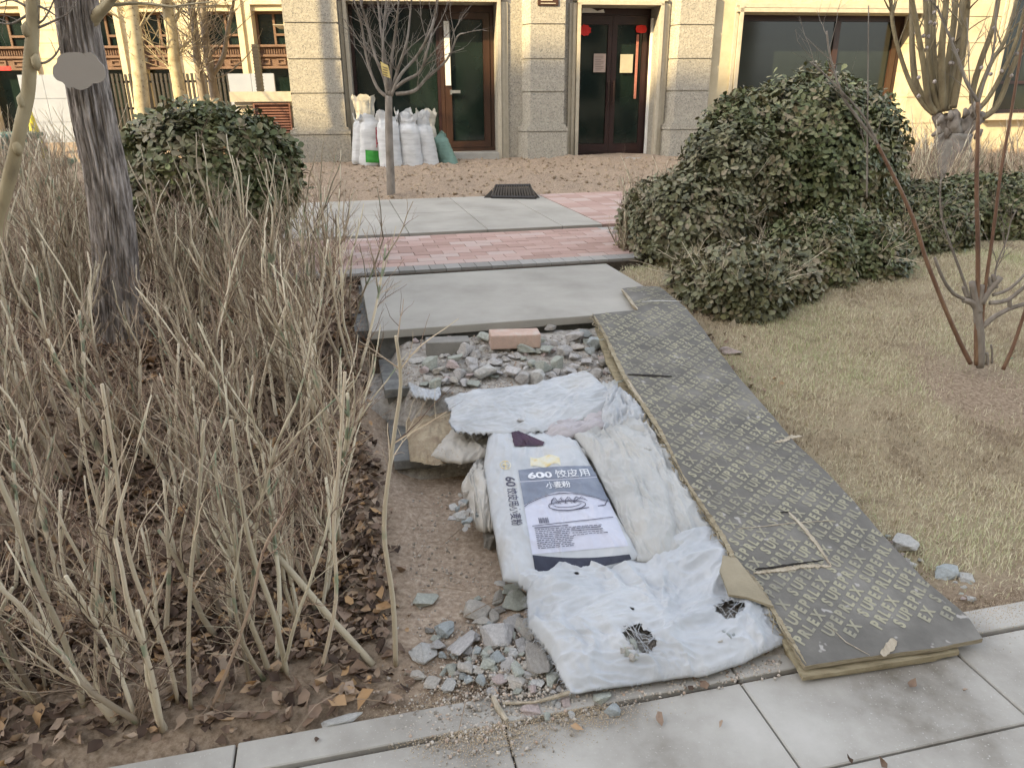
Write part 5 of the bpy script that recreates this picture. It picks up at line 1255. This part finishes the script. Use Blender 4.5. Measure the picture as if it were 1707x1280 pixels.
def bush(ells,label,nros,m,L=.045,name='evergreen_bush',seed=1,low=0.,stems=14,cat='bush',lumps=.055,group=None):
    rg=np.random.default_rng(seed); random.seed(seed)
    base=Vector(ells[0][0]); root=empty(name,(base.x,base.y,gz(base.x,base.y)),label,cat,group)
    area=[e[1][0]*e[1][2] for e in ells]; area=np.array(area)/sum(area)
    P=[];N=[];D=[]
    while len(P)<nros:
        i=rg.choice(len(ells),p=area); c,r=ells[i]; d=rg.normal(size=3); d/=np.linalg.norm(d)
        if d[1]>.75: continue
        dep=1-abs(rg.normal(0,.13)) if rg.random()<.75 else rg.uniform(.35,.9)
        lum=1+lumps*2*noise.noise(Vector((d[0]*3+c[0],d[1]*3,d[2]*3+seed)))+lumps*noise.noise(Vector((d[0]*8+c[0],d[1]*8,d[2]*8+seed)))+ (rg.exponential(.02))
        k=dep*lum; p=np.array(c)+d*np.array(r)*k
        if p[2]<gz(p[0],p[1])+low: continue
        if any(j!=i and sum(((p-np.array(e[0]))/np.array(e[1]))**2)<.62 for j,e in enumerate(ells)): continue
        n_=d/np.array(r); n_/=np.linalg.norm(n_); P.append(p); N.append(n_); D.append(dep)
    P=np.array(P);N=np.array(N); n=len(P)
    N=N+rg.normal(0,.35,(n,3))+np.array([0,0,.35]); N/=np.linalg.norm(N,axis=1,keepdims=True)
    VV=[];FF=[];RR=[];off=0
    A0=rg.uniform(0,6.28,n); tone=np.clip(.45+.22*rg.normal(size=n)+.35*np.array([noise.noise(Vector(p*2.2)) for p in P]),0,1)
    for j in range(6):
        ang_=A0+j*2.4+rg.normal(0,.25,n); R=frames(N,ang_)       # leaf x axis radial in the rosette plane
        til=rg.uniform(-.15,.75,n); c,s=np.cos(til)[:,None],np.sin(til)[:,None]
        X=R[:,:,0]*c+R[:,:,2]*s; Z=-R[:,:,0]*s+R[:,:,2]*c; RR_=np.stack([X,R[:,:,1],Z],axis=2)
        S=L*rg.uniform(.5,1.3,n); pos=P+X*(.004+rg.uniform(0,.012,n)[:,None])-N*(j*.006)
        V,F,r=instances(LT_,LF_,pos,RR_,S,np.clip(tone+rg.normal(0,.10,n),0,1))
        VV.append(V);FF.append(F+off);RR.append(r);off+=len(V)
    o=npmesh('foliage',np.concatenate(VV),np.concatenate(FF),m,smooth=False,rnd=np.concatenate(RR)); o.data.transform(Matrix.Translation(-root.location)); o.parent=root
    mb=MB()
    for k in range(stems):
        i=rg.choice(len(ells),p=area); c,r=ells[i]; a=rg.uniform(0,6.28); b=Vector((c[0]+r[0]*.45*math.cos(a),c[1]+r[1]*.45*math.sin(a),gz(c[0],c[1])-.02)); e=Vector((c[0]+r[0]*.85*math.cos(a),c[1]+r[1]*.85*math.sin(a),c[2]+r[2]*.3))
        q=[b,b.lerp(e,.35)+Vector((0,0,.05)),b.lerp(e,.7)+Vector((0,0,.04)),e]; mb.tube(q,[.009,.008,.006,.004],5)
        branchlets(mb,q,[.009,.008,.006,.004],6,.3,1,.004,3,.1,.5,.9)
    part(mb,'stems',STEM,root,True)
    return root
def E(px,py,Y,rx,ry,rz_): p=PY(px,py,Y); return ((p.x,p.y,p.z),(rx,ry,rz_))
bush([E(1328,310,5.7,.64,.7,.79),E(1250,300,5.55,.46,.55,.58),E(1228,245,5.5,.26,.4,.36),E(1400,300,5.7,.40,.55,.66)],'large domed evergreen bush, tallest of the bushes right of the path',7000,LEAF,.048,seed=3)
bush([E(1150,385,5.1,.42,.42,.42),E(1215,300,5.3,.36,.4,.42),E(1090,380,5.4,.26,.3,.36)],'bronze green evergreen bush beside the red paving, left of the tallest dome',2900,LEAFB,.044,seed=4)
bush([E(1225,490,4.15,.30,.30,.28),E(1170,480,4.3,.20,.24,.22),E(1290,470,4.4,.26,.3,.24)],'low evergreen bush spreading beside the upper end of the plywood ramp',2000,LEAFB,.046,seed=5,stems=16)
bush([E(1400,440,4.9,.42,.4,.34),E(1345,440,4.7,.3,.34,.32)],'dark low evergreen shrub at the foot of the tallest dome, edging the lawn',2000,LEAF,.042,seed=6)
bush([E(1520,385,5.6,.42,.4,.36),E(1475,400,5.4,.3,.34,.32)],'dark clipped evergreen shrub of the right hedge, behind the leaning rusty stem',1900,LEAF,.042,seed=8)
bush([E(1640,365,6.1,.50,.42,.36),E(1580,370,6.0,.3,.34,.34)],'evergreen hedge shrub in front of the pollarded trunk',1900,LEAF,.042,seed=9)
bush([E(1740,350,6.5,.55,.42,.36)],'evergreen hedge shrub cut by the right edge of the view',1000,LEAF,.042,seed=10)
bush([E(352,315,4.75,.50,.48,.50),E(420,290,4.8,.30,.36,.34),E(280,290,4.85,.32,.36,.34)],'rounded evergreen bush beside the big grooved trunk, above the bare hedge',2900,LEAF,.052,seed=11,low=.25)

# ================================================================ BARE HEDGE
def twiggy(sd,nst=7,H_=.95,base=.10,nt=16,lean=.12,r=.0098,tl=.23):
    random.seed(sd); A=MB(); B=MB()
    for k in range(nst):
        a=random.uniform(0,6.28); b=Vector((math.cos(a)*base*random.random(),math.sin(a)*base*random.random(),-.03)); h=H_*random.uniform(.55,1.06)
        q,rd,dd=wander(b,(math.cos(a)*lean*1.6+random.gauss(0,lean),math.sin(a)*lean*1.6+random.gauss(0,lean),1),h*.78,8,.06,r*random.uniform(.7,1.25),r*.5,.02); A.tube(q,rd,6,random.random(),rough=.1)
        tips=[(q[-1],dd,rd[-1])]
        for f in range(random.choice((1,2,3))):
            p0=q[random.randint(4,8)]; d2=(dd+Vector((random.gauss(0,.3),random.gauss(0,.3),.2))).normalized(); q2,r2,_=wander(p0,d2,h*random.uniform(.25,.42),5,.10,r*.45,r*.22,.03); A.tube(q2,r2,5,random.random()); branchlets(B,q2,r2,nt//3,tl*.8,1,.0021,3,.1,.45,.6)
        branchlets(B,q,rd,nt,tl,1,.0026,3,.32,.35,.75)
    return A,B
PROTO=[]
for k in range(9): 
    A,B=twiggy(200+k,nst=5+k%3,nt=8); PROTO.append((A,B))
PM=[]
def place_twiggy(i,x,y,z,rz_,sc,label,group,name='bare_shrub'):
    if not PM:
        for A,B in PROTO: PM.append(None)
    o=bpy.data.objects.new(name,None); COL.objects.link(o); o.location=(x,y,z); o.rotation_euler=(random.uniform(-.06,.06),random.uniform(-.06,.06),rz_); o.scale=(sc,sc,sc); tag(o,label,'shrub',group)
    if PM[i] is None:
        a=PROTO[i][0].build('stems',STEM,None,True); b=PROTO[i][1].build('twigs',TWIG,None,False); PM[i]=(a,b); a.parent=o; b.parent=o
    else:
        for src in PM[i]:
            c=src.copy(); COL.objects.link(c); c.parent=o
    return o
random.seed(77)
spots=[]; tries=0
while len(spots)<100 and tries<9000:
    tries+=1; s=random.uniform(1.66,5.6); t=random.uniform(-4.2,.04)
    x,y=xy(s,t); 
    if y<1.2 : continue
    px,py=PP((x,y,gz(x,y)))
    if px<-160 or px>700: continue
    if s>4.45 and t>-.55: continue
    if s<3.1 and t>-.05: continue
    if s>3.3 and t>TL-.10: continue
    if s<1.95 and t>-.1: continue
    if (x+1.93)**2+(y-3.5)**2<.03: continue
    if 110<px<300 and y<3.55 and random.random()<.88: continue
    mind=.20 if s<2.2 else .20
    if any((x-a)**2+(y-b)**2<mind**2 for a,b in spots): continue
    spots.append((x,y))
for (x,y) in spots:
    s,t=st(x,y); edge_=(t>-.2)
    place_twiggy(random.randrange(9),x,y,gz(x,y),random.uniform(0,6.28),random.uniform(.66,.92) if s<2.5 else random.uniform(.72,.98),'bare twiggy shrub in the dense leafless hedge left of the steps','bare shrubs of the hedge')
# farther bare shrubs: left back, right of the path, behind the right hedge
A0=random.seed(78)
for k in range(26):
    px=random.uniform(-20,215); Y=random.uniform(6.2,9.5); p=PY(px,250,Y); place_twiggy(random.randrange(9),p.x,Y,gz(p.x,Y),random.uniform(0,6),random.uniform(.75,1.05),'bare reddish shrub of the far bed behind the big grooved trunk','bare shrubs far behind the trunk')
for k in range(9):
    px=random.uniform(1030,1110); Y=random.uniform(5.0,6.3); p=PY(px,400,Y); 
    if st(p.x,Y)[1]<1.80: continue
    place_twiggy(random.randrange(9),p.x,Y,gz(p.x,Y),random.uniform(0,6),random.uniform(.6,.85),'thin twiggy bare shrub poking out beside the bronze evergreen bush','bare shrubs beside the bronze bush')
for k in range(22):
    px=random.uniform(1480,1720); Y=random.uniform(7.2,9.2); p=PY(px,300,Y); place_twiggy(random.randrange(9),p.x,Y,gz(p.x,Y),random.uniform(0,6),random.uniform(.75,1.0),'bare twiggy shrub behind the right evergreen hedge, before the cream wall','bare shrubs behind the right hedge')
# special stems in the foreground of the hedge
def stem(P_,r0,r1,label,m=STEM,tw=6,name='bare_shrub',stub=False):
    """P_: (px,py) with ground foot first; depth from the foot, slight forward lean allowed by third value"""
    random.seed(len(P_)*7+int(P_[0][0])); f=G(P_[0][0],P_[0][1],.03); f=H(P_[0][0],P_[0][1],gz); Y0=f.y
    o=empty(name,f,label,'shrub'); pts=pathpts([(a[0],a[1],Y0+(a[2] if len(a)>2 else 0)) for a in P_],Y0,4); mb=MB(); rd=radl(r0,r1,len(pts)); rd=[q*.78 for q in rd]; mb.tube(pts,rd,8,rough=.12); part(mb,'stem',m,o,True)
    if tw:
        mb=MB(); branchlets(mb,pts,rd,tw,.2,1,.0024,3,.45,.3,.8); part(mb,'twigs',TWIG,o)
stem([(622,1108,0),(560,1040,.05),(500,970,.10),(440,900,.16),(400,850,.2),(362,785,.25)],.0135,.009,'thick pruned stem slanting diagonally across the front of the hedge, from a bleached cut end',tw=5)
stem([(660,1110,0),(655,1000,0),(640,880,0),(655,740,.02),(668,640,.02),(660,560,0)],.010,.005,'upright pale stem nearest to the sandy soil left of the steps',tw=7)
stem([(140,1180,0),(128,1130,0),(100,1050,0),(60,960,0),(20,850,0),(-20,760,0)],.011,.007,'pale arching stem curving to the left edge in the near left of the hedge',tw=5)
stem([(318,1180,0),(314,1100,0),(318,960,0),(330,850,0),(340,700,0)],.0075,.005,'straight pale stem rising in the near middle of the hedge',tw=7)
stem([(352,1182,0),(385,1100,0),(420,1000,0),(438,920,.0),(470,860,0)],.006,.004,'thin reddish stem leaning right in the near middle of the hedge',TWIG,4)
stem([(297,1170,0),(275,1080,0),(225,960,0),(205,870,0),(190,760,0),(170,640,0)],.0075,.005,'long gently bowed stem in the near left half of the hedge',tw=7)
stem([(158,1170,0),(160,1050,0),(165,930,0),(178,820,0),(172,700,0)],.006,.004,'thin wavy upright stem left of the long bowed stem',tw=5)
stem([(178,1150,0),(192,1040,0),(178,900,0),(150,800,0),(130,680,0)],.006,.004,'thin kinked stem just right of the thin wavy stem',tw=5)
stem([(535,1120,0),(560,1000,0),(556,880,0),(566,760,0),(575,620,0)],.008,.005,'upright stem in the right part of the hedge, above the leaning diagonal stem',tw=8)
stem([(480,1130,0),(455,1020,0),(420,920,0),(400,820,0),(385,700,0)],.010,.006,'stout stem leaning left behind the diagonal pruned stem',tw=7)
# ================================================================ LEAF LITTER, GRASS
LT2=np.array([(0,0,0),(.3,.28,.10),(.3,0,-.02),(.3,-.28,.08),(.65,.24,.16),(.65,0,.02),(.65,-.24,.10),(1,.02,.14)],float); LT2[:,0]-=.5
LF2=np.array([(0,2,1),(0,3,2),(1,2,5),(1,5,4),(2,3,6),(2,6,5),(4,5,7),(5,6,7)])
P=[];S=[]
rg=np.random.default_rng(5)
while len(P)<30000:
    s=1.50+abs(rg.normal(0,1.5)) if rg.random()<.55 else rg.uniform(1.5,5.0); t=rg.uniform(-3.6,.42)
    if s>5.2: continue
    x,y=xy(s,t)
    if y<1.0: continue
    if t>.0 and rg.random()<sm(-.02,.12,t): continue
    if s>2.5 and t>TL-.04: continue
    if s<1.6 and rg.random()<.6: continue
    dens=.5+1.2*noise.noise(Vector((x*2.5,y*2.5,0)))+(.45 if s>1.8 else -.15)
    if rg.random()>dens: continue
    z=gz(x,y)+.025*nz(x,y,3,4)+.012*nz(x,y,5,14)
    P.append((x,y,z+rg.uniform(.002,.022))); S.append(rg.uniform(.022,.058))
for _ in range(22):
    p=xy(rg.uniform(1.05,1.5),rg.uniform(-.9,1.6)); P.append((p[0],p[1],.012)); S.append(rg.uniform(.02,.04))
for _ in range(120):   # right side near bush and lawn
    p=(rg.uniform(1.0,1.6),rg.uniform(3.2,4.6)); 
    if not TR+.02<st(*p)[1]<TR+.3: continue
    P.append((p[0],p[1],gz(*p)+.012)); S.append(rg.uniform(.02,.04))
P=np.array(P); n=len(P); N=rg.normal(0,.42,(n,3)); N[:,2]=1; R=frames(N,rg.uniform(0,6.28,n)); 
# individual curl
T3=np.repeat(LT2[None],n,0); T3[:,:,2]*=rg.uniform(.2,2.4,n)[:,None]; T3[:,:,2]+=(T3[:,:,0]**2)*rg.uniform(-.6,.9,n)[:,None]; T3[:,:,1]*=rg.uniform(.6,1.25,n)[:,None]
T3+=rg.normal(0,.07,T3.shape); V=np.einsum('nij,nkj->nki',R,T3)*np.array(S)[:,None,None]+P[:,None,:]; F=(LF2[None]+(np.arange(n)*8)[:,None,None]).reshape(-1,3)
DRY=mat('dry_leaf',[(.045,.028,.02),(.12,.078,.053),(.24,.165,.115),(.38,.29,.21),(.42,.25,.11)],6,5,.7,rndattr=True,spec=.3,pos=(.05,.95))
tag(npmesh('leaf_litter',V.reshape(-1,3),F,DRY,rnd=np.repeat(rg.random(n)**1.1,8)),'brown dry fallen leaves covering the soil under the bare hedge','leaf litter',kind='stuff')
# fine fallen twigs
mb=MB(); random.seed(4)
for k in range(420):
    s=random.uniform(1.54,3.6); t=random.uniform(-3,.3); x,y=xy(s,t)
    if y<1.1: continue
    z=gz(x,y)+.02; a=random.uniform(0,6.28); l_=random.uniform(.04,.22); mb.tube([(x,y,z),(x+math.cos(a)*l_*.5,y+math.sin(a)*l_*.5,z+random.uniform(0,.02)),(x+math.cos(a+.2)*l_,y+math.sin(a+.2)*l_,z+random.uniform(-.005,.03))],[.0016,.0014,.001],3,cap=False)
for k in range(60):   # straw tuft
    p=H(232+random.gauss(0,10),1195+random.gauss(0,10),gz); a=random.uniform(.6,1.6); l_=random.uniform(.05,.13); mb.tube([p,p+Vector((math.cos(a)*l_*.4,math.sin(a)*l_*.3,l_*.6)),p+Vector((math.cos(a)*l_,math.sin(a)*l_*.8,l_*.75))],[.0012,.001,.0006],3,cap=False)
tag(mb.build('fallen_twigs',TWIG),'thin fallen twigs and straw lying on the leaf litter','twigs',kind='stuff')
# dry grass on the lawn
GT=np.array([(-.5,0,0),(.5,0,0),(-.32,.35,.5),(.32,.35,.5),(0,1.,.72)],float); GF=np.array([(0,1,3),(0,3,2),(2,3,4)])
def grass(n,smin,smax,xr,yr,name,label,L=(.013,.036),wd=.0021,cols=None,dens=None):
    P=[]
    X=rg.uniform(*xr,n); Y=rg.uniform(*yr,n)
    for x,y in zip(X,Y):
        s,t=st(x,y)
        if s<1.545 or s>5.1 or t<TR+.02: continue
        d=(x-2.3)**2+(y-3.3)**2
        if d<.10 and rg.random()<.92-4*d: continue
        if dens and rg.random()>dens(x,y): continue
        e=1-.75*(1-sm(1.55,1.80,s)); e*=1-.6*(1-sm(TR,TR+.14,t))
        if rg.random()>e: continue
        P.append((x,y,gz(x,y)-.001))
    P=np.array(P); m_=len(P); a=rg.uniform(0,6.28,m_); lay=rg.uniform(.25,1.35,m_)   # tilt from vertical
    Lh=rg.uniform(*L,m_); T=np.repeat(GT[None],m_,0); T[:,:,0]*=(wd*rg.uniform(.7,1.4,m_))[:,None]
    y0=T[:,:,1]*(np.sin(lay)*Lh)[:,None]; z0=T[:,:,2]*(np.cos(lay)*Lh+.003)[:,None]*1.3; x0=T[:,:,0].copy(); 
    x0+=(T[:,:,1]**2)*(rg.normal(0,.25,m_)*Lh)[:,None]
    c,s=np.cos(a)[:,None],np.sin(a)[:,None]; V=np.stack([x0*c-y0*s,x0*s+y0*c,z0],2)+P[:,None,:]
    F=(GF[None]+(np.arange(m_)*5)[:,None,None]).reshape(-1,3)
    tone=np.array([.5+.55*noise.noise(Vector((p[0]*1.6,p[1]*1.6,2)))+.3*noise.noise(Vector((p[0]*5,p[1]*5,2))) for p in P]); r=np.clip(tone+rg.normal(0,.24,m_),0,1)
    o=npmesh(name,V.reshape(-1,3),F,cols,rnd=np.repeat(r,5)); tag(o,label,'grass',kind='stuff')
GRASS=mat('dry_grass',[(.25,.19,.13),(.46,.385,.26),(.68,.60,.43),(.56,.54,.34),(.34,.39,.18)],6,4,.85,rndattr=True,spec=.15,pos=(.05,1.0))
grass(210000,0,0,(.6,4.3),(1.6,5.6),'dry_grass','short straw coloured winter grass of the right lawn, greener in patches',cols=GRASS)
# tufts of dark dry stuff on the dirt before the doors : clods
P=[];S=[]
while len(P)<4200:
    x=rg.uniform(-4.5,6.5); y=rg.uniform(8.2,13.0); s,t=st(x,y)
    if s<8.12: continue
    P.append((x,y,gz(x,y)+.04*nz(x,y,9,2.2)+.045*nz(x,y,4,6.5)+.035*nz(x,y,6,13))); S.append(rg.uniform(.01,.05) if rg.random()<.85 else rg.uniform(.04,.08))
P=np.array(P); n=len(P); Rm=frames(rg.normal(size=(n,3)),rg.uniform(0,6.28,n)); V,F,r=instances(T if False else np.array([(1,0,0),(0,1,0),(-1,0,0),(0,-1,0),(0,0,.8),(0,0,-.8)],float)*.5,TF if False else np.array([(0,1,4),(1,2,4),(2,3,4),(3,0,4),(1,0,5),(2,1,5),(3,2,5),(0,3,5)]),P,Rm,S,rg.random(n))
CLOD=mat('clods',[(.20,.145,.095),(.30,.225,.15),(.42,.33,.23)],20,4,.95,.5,40,rndattr=True,pos=(.05,.95))
tag(npmesh('soil_clods',V,F,CLOD,rnd=r),'loose clods of tan soil in front of the entrance doors','soil',kind='stuff')

# ================================================================ SACKS BY THE DOOR
def sackmat(nm,c): return mat(nm,[tuple(x*.8 for x in c),c,tuple(min(.85,x*1.12) for x in c)],7,6,.55,.6,26,stretch=(.6,.6,3),bdist=.02,pos=(.3,.7))
SKW=sackmat('bag_white',(.54,.54,.53)); SKC=sackmat('bag_cream',(.52,.48,.39)); SKG=sackmat('bag_green',(.17,.27,.22)); GREENP=mat('bag_green_print',[(.03,.22,.03),(.06,.32,.05)],8,3,.6); REDT=mat('bag_red_print',[(.45,.08,.10),(.5,.15,.16)],8,3,.6)
def standsack(x0,x1,ytop,ybot,b,m,label,lean=0.,neck=.16,flare=1.,seed=0,depth=.36,toppx=None,mouth=True,mm=None):
    """footprint pixels x0..x1 at ybot, top at ytop; b: offset in front of the facade line"""
    random.seed(seed); a0,_=FP(x0,ybot,b); a1,z0=FP(x1,ybot,b); zt_=FP((x0+x1)/2,ytop,b)[1]; zg=z0-.02; 
    w_=(a1-a0)*1.18; ac=(a0+a1)/2; Hh=zt_-zg; n=26;k=36; V=[]
    for i in range(n):
        v=i/(n-1)
        nk=1-neck
        if v<.08: sc=.86+.14*math.sin(v/.08*math.pi/2)
        elif v<nk-.12: sc=1-.10*v
        elif v<nk: u=(v-(nk-.12))/.12; sc=(1-.10*v)*(1-u)+.74*u
        else: u=(v-nk)/neck; sc=.70+.28*u*flare
        dsc=sc if v<nk else .30+.10*math.sin(8*v)
        for j in range(k):
            q=2*math.pi*j/k; cx=math.copysign(abs(math.cos(q))**.75,math.cos(q)); cy=math.copysign(abs(math.sin(q))**.8,math.sin(q))
            wr=.010*noise.noise(Vector((q*3+seed,v*4,seed)))+.012*noise.noise(Vector((q*1.3,v*17,seed+3)))+(.035*noise.noise(Vector((q*4,v*6,seed+6))) if v>nk-.1 else 0)
            zz_=zg+Hh*v+(.05*math.sin(3*q+seed)+.05*noise.noise(Vector((q*2,seed,1))))*(1 if v>.97 else (v-nk)/neck if v>nk else 0)
            a=ac+lean*v*Hh+(w_/2*sc+wr)*cx; bb=b+(depth/2*dsc+wr)*cy+.10*v
            V.append(W(a,bb,zz_))
    F=[(i*k+j,i*k+(j+1)%k,(i+1)*k+(j+1)%k,(i+1)*k+j) for i in range(n-1) for j in range(k)]
    me=MB(); me.add(V,F); me.add([V[j] for j in range(k)],[tuple(range(k))[::-1]])
    o=me.build('sack',m,None,True); tag(o,label,'sack'); 
    bv=BVHTree.FromPolygons(me.v,me.f); return o,bv
s1=standsack(600,632,163,268,-.35,SKC,'cream sack at the back left by the door, mouth flopped over',lean=-.03,neck=.30,flare=1.1,seed=3)
s2=standsack(588,612,196,270,-.62,SKW,'leftmost white sack in the group by the door, plump and leaning right',lean=.10,neck=.08,seed=4)
s3=standsack(664,690,186,262,-.35,SKW,'white sack half hidden behind the middle of the group by the door',neck=.2,seed=5)
s4=standsack(700,728,188,262,-.35,SKC,'cream sack with a wide open mouth at the back right by the door',lean=.0,neck=.3,flare=1.2,seed=6)
s8=standsack(738,764,226,276,-.55,SKG,'dull green sack slumping against the right end of the white sacks',lean=-.38,neck=.05,seed=11,depth=.4)
s5=standsack(602,634,196,274,-.80,SKW,'white sack with red writing and a green block printed near its foot',lean=.06,neck=.10,seed=7)
s6=standsack(636,670,190,279,-1.0,SKW,'white sack directly behind the stem of the young bare tree',lean=-.03,neck=.14,seed=8)
s7=standsack(672,704,192,279,-.95,SKW,'white sack with a cinched neck, second from the right of the upright white ones',lean=-.06,neck=.16,seed=9)
s9=standsack(703,731,190,279,-.85,SKW,'rightmost white sack in the front row, next to the green one',lean=-.14,neck=.2,seed=10)
def mpq(Qd): 
    Qd=[np.array(p,float) for p in Qd]; return lambda u,v:(1-u)*(1-v)*Qd[0]+u*(1-v)*Qd[1]+u*v*Qd[2]+(1-u)*v*Qd[3]
decal([gridpoly(lambda a,b:(a,b),10,8)],'green_print',GREENP,s5[0],mpq(((609,250),(634,252),(634,272),(610,271))),s5[1],.006)
txt=[]
for k in range(4):
    y=.03+.25*k; txt+= [strokes([(.1,y),(.9,y+.02)],.12),strokes([(.5,y-.03),(.5,y+.17)],.12),strokes([(.15,y+.09),(.85,y+.09)],.10),strokes([(.3,y+.16),(.1,y+.20)],.1),strokes([(.6,y+.16),(.9,y+.2)],.1)]
decal(txt,'red_writing',REDT,s5[0],mpq(((625,214),(633,214),(634,246),(626,246))),s5[1],.007)
# drain grate
gp=empty('drain_grate',G(853,328,.5),'black metal drain grate lying tilted in the soil at the edge of the walkway','drain grate')
mb=MB(); P0,P1,P2,P3=G(820,329,.50),G(892,330,.50),G(884,314,.55),G(826,315,.55)
n_=15
for k in range(n_+1):
    u=k/n_; a=P0.lerp(P1,u); b=P3.lerp(P2,u); mb.tube([a,b+Vector((0,0,.03))],.012,4); mb.tube([a,a-Vector((0,0,.07))],.012,4)
mb.tube([P0,P1],.018,5); mb.tube([P3+Vector((0,0,.03)),P2+Vector((0,0,.03))],.018,5); mb.tube([P0,P3],.018,5); mb.tube([P1,P2],.018,5); part(mb,'grate_bars',DARKM,gp)
mb=MB(); c=[G(806,330,.49),G(900,330,.49),G(886,313,.52),G(822,314,.52)]; mb.add(c+[p-Vector((0,0,.03)) for p in c],[(0,1,2,3),(7,6,5,4),(0,4,5,1),(1,5,6,2),(2,6,7,3),(3,7,4,0)]); part(mb,'grate_pit',BLK,gp)
# bins far left + yellow cone + low reddish shrubs
TEAL=mat('teal_plastic',[(.02,.12,.11),(.04,.18,.16)],5,3,.4,spec=.5)
for (px,py,w_,lab) in ((6,222,.75,'teal wheeled bin at the far left edge, nearer one'),(60,214,.6,'green low bin behind the slim tan trunk')):
    Yb=12.0; p=PY(px,py,Yb); r=empty('bin',(p.x,Yb,.45),lab,'bin'); h=.95 if w_>.7 else .55
    mb=MB(); a=w_/2; mb.add([(p.x-a*.85,Yb-.25,.5),(p.x+a*.85,Yb-.25,.5),(p.x+a*.85,Yb+.25,.5),(p.x-a*.85,Yb+.25,.5),(p.x-a,Yb-.32,h),(p.x+a,Yb-.32,h),(p.x+a,Yb+.32,h),(p.x-a,Yb+.32,h)],[(0,3,2,1),(4,5,6,7),(0,1,5,4),(1,2,6,5),(2,3,7,6),(3,0,4,7)]); part(mb,'body',TEAL,r)
    mb=MB(); mb.box(p.x-a*1.06,p.x+a*1.06,Yb-.36,Yb+.36,h+.002,h+.06); mb.tube([(p.x-a*.7,Yb+.38,h+.05),(p.x+a*.7,Yb+.38,h+.05)],.02,6); bevel(part(mb,'lid',TEAL,r),.02)
    for q in (-1,1):
        mb=MB(); mb.tube([(p.x+q*a*.75-.03,Yb+.1,.52),(p.x+q*a*.75+.03,Yb+.1,.52)],.08,12); part(mb,'wheel',DARKM,r)
p=PY(52,196,12.5); mb=MB(); zt_=PY(52,184,12.5).z; mb.tube([(p.x,12.5,.47),(p.x,12.5,.5),(p.x,12.5,.52),(p.x,12.5,zt_)],[.2,.2,.13,.03],12); tag(mb.build('traffic_cone',mat('yellow_plastic',[(.6,.5,.03),(.7,.6,.06)],5,3,.5)),'yellow cone standing behind the slim tan trunk','cone')
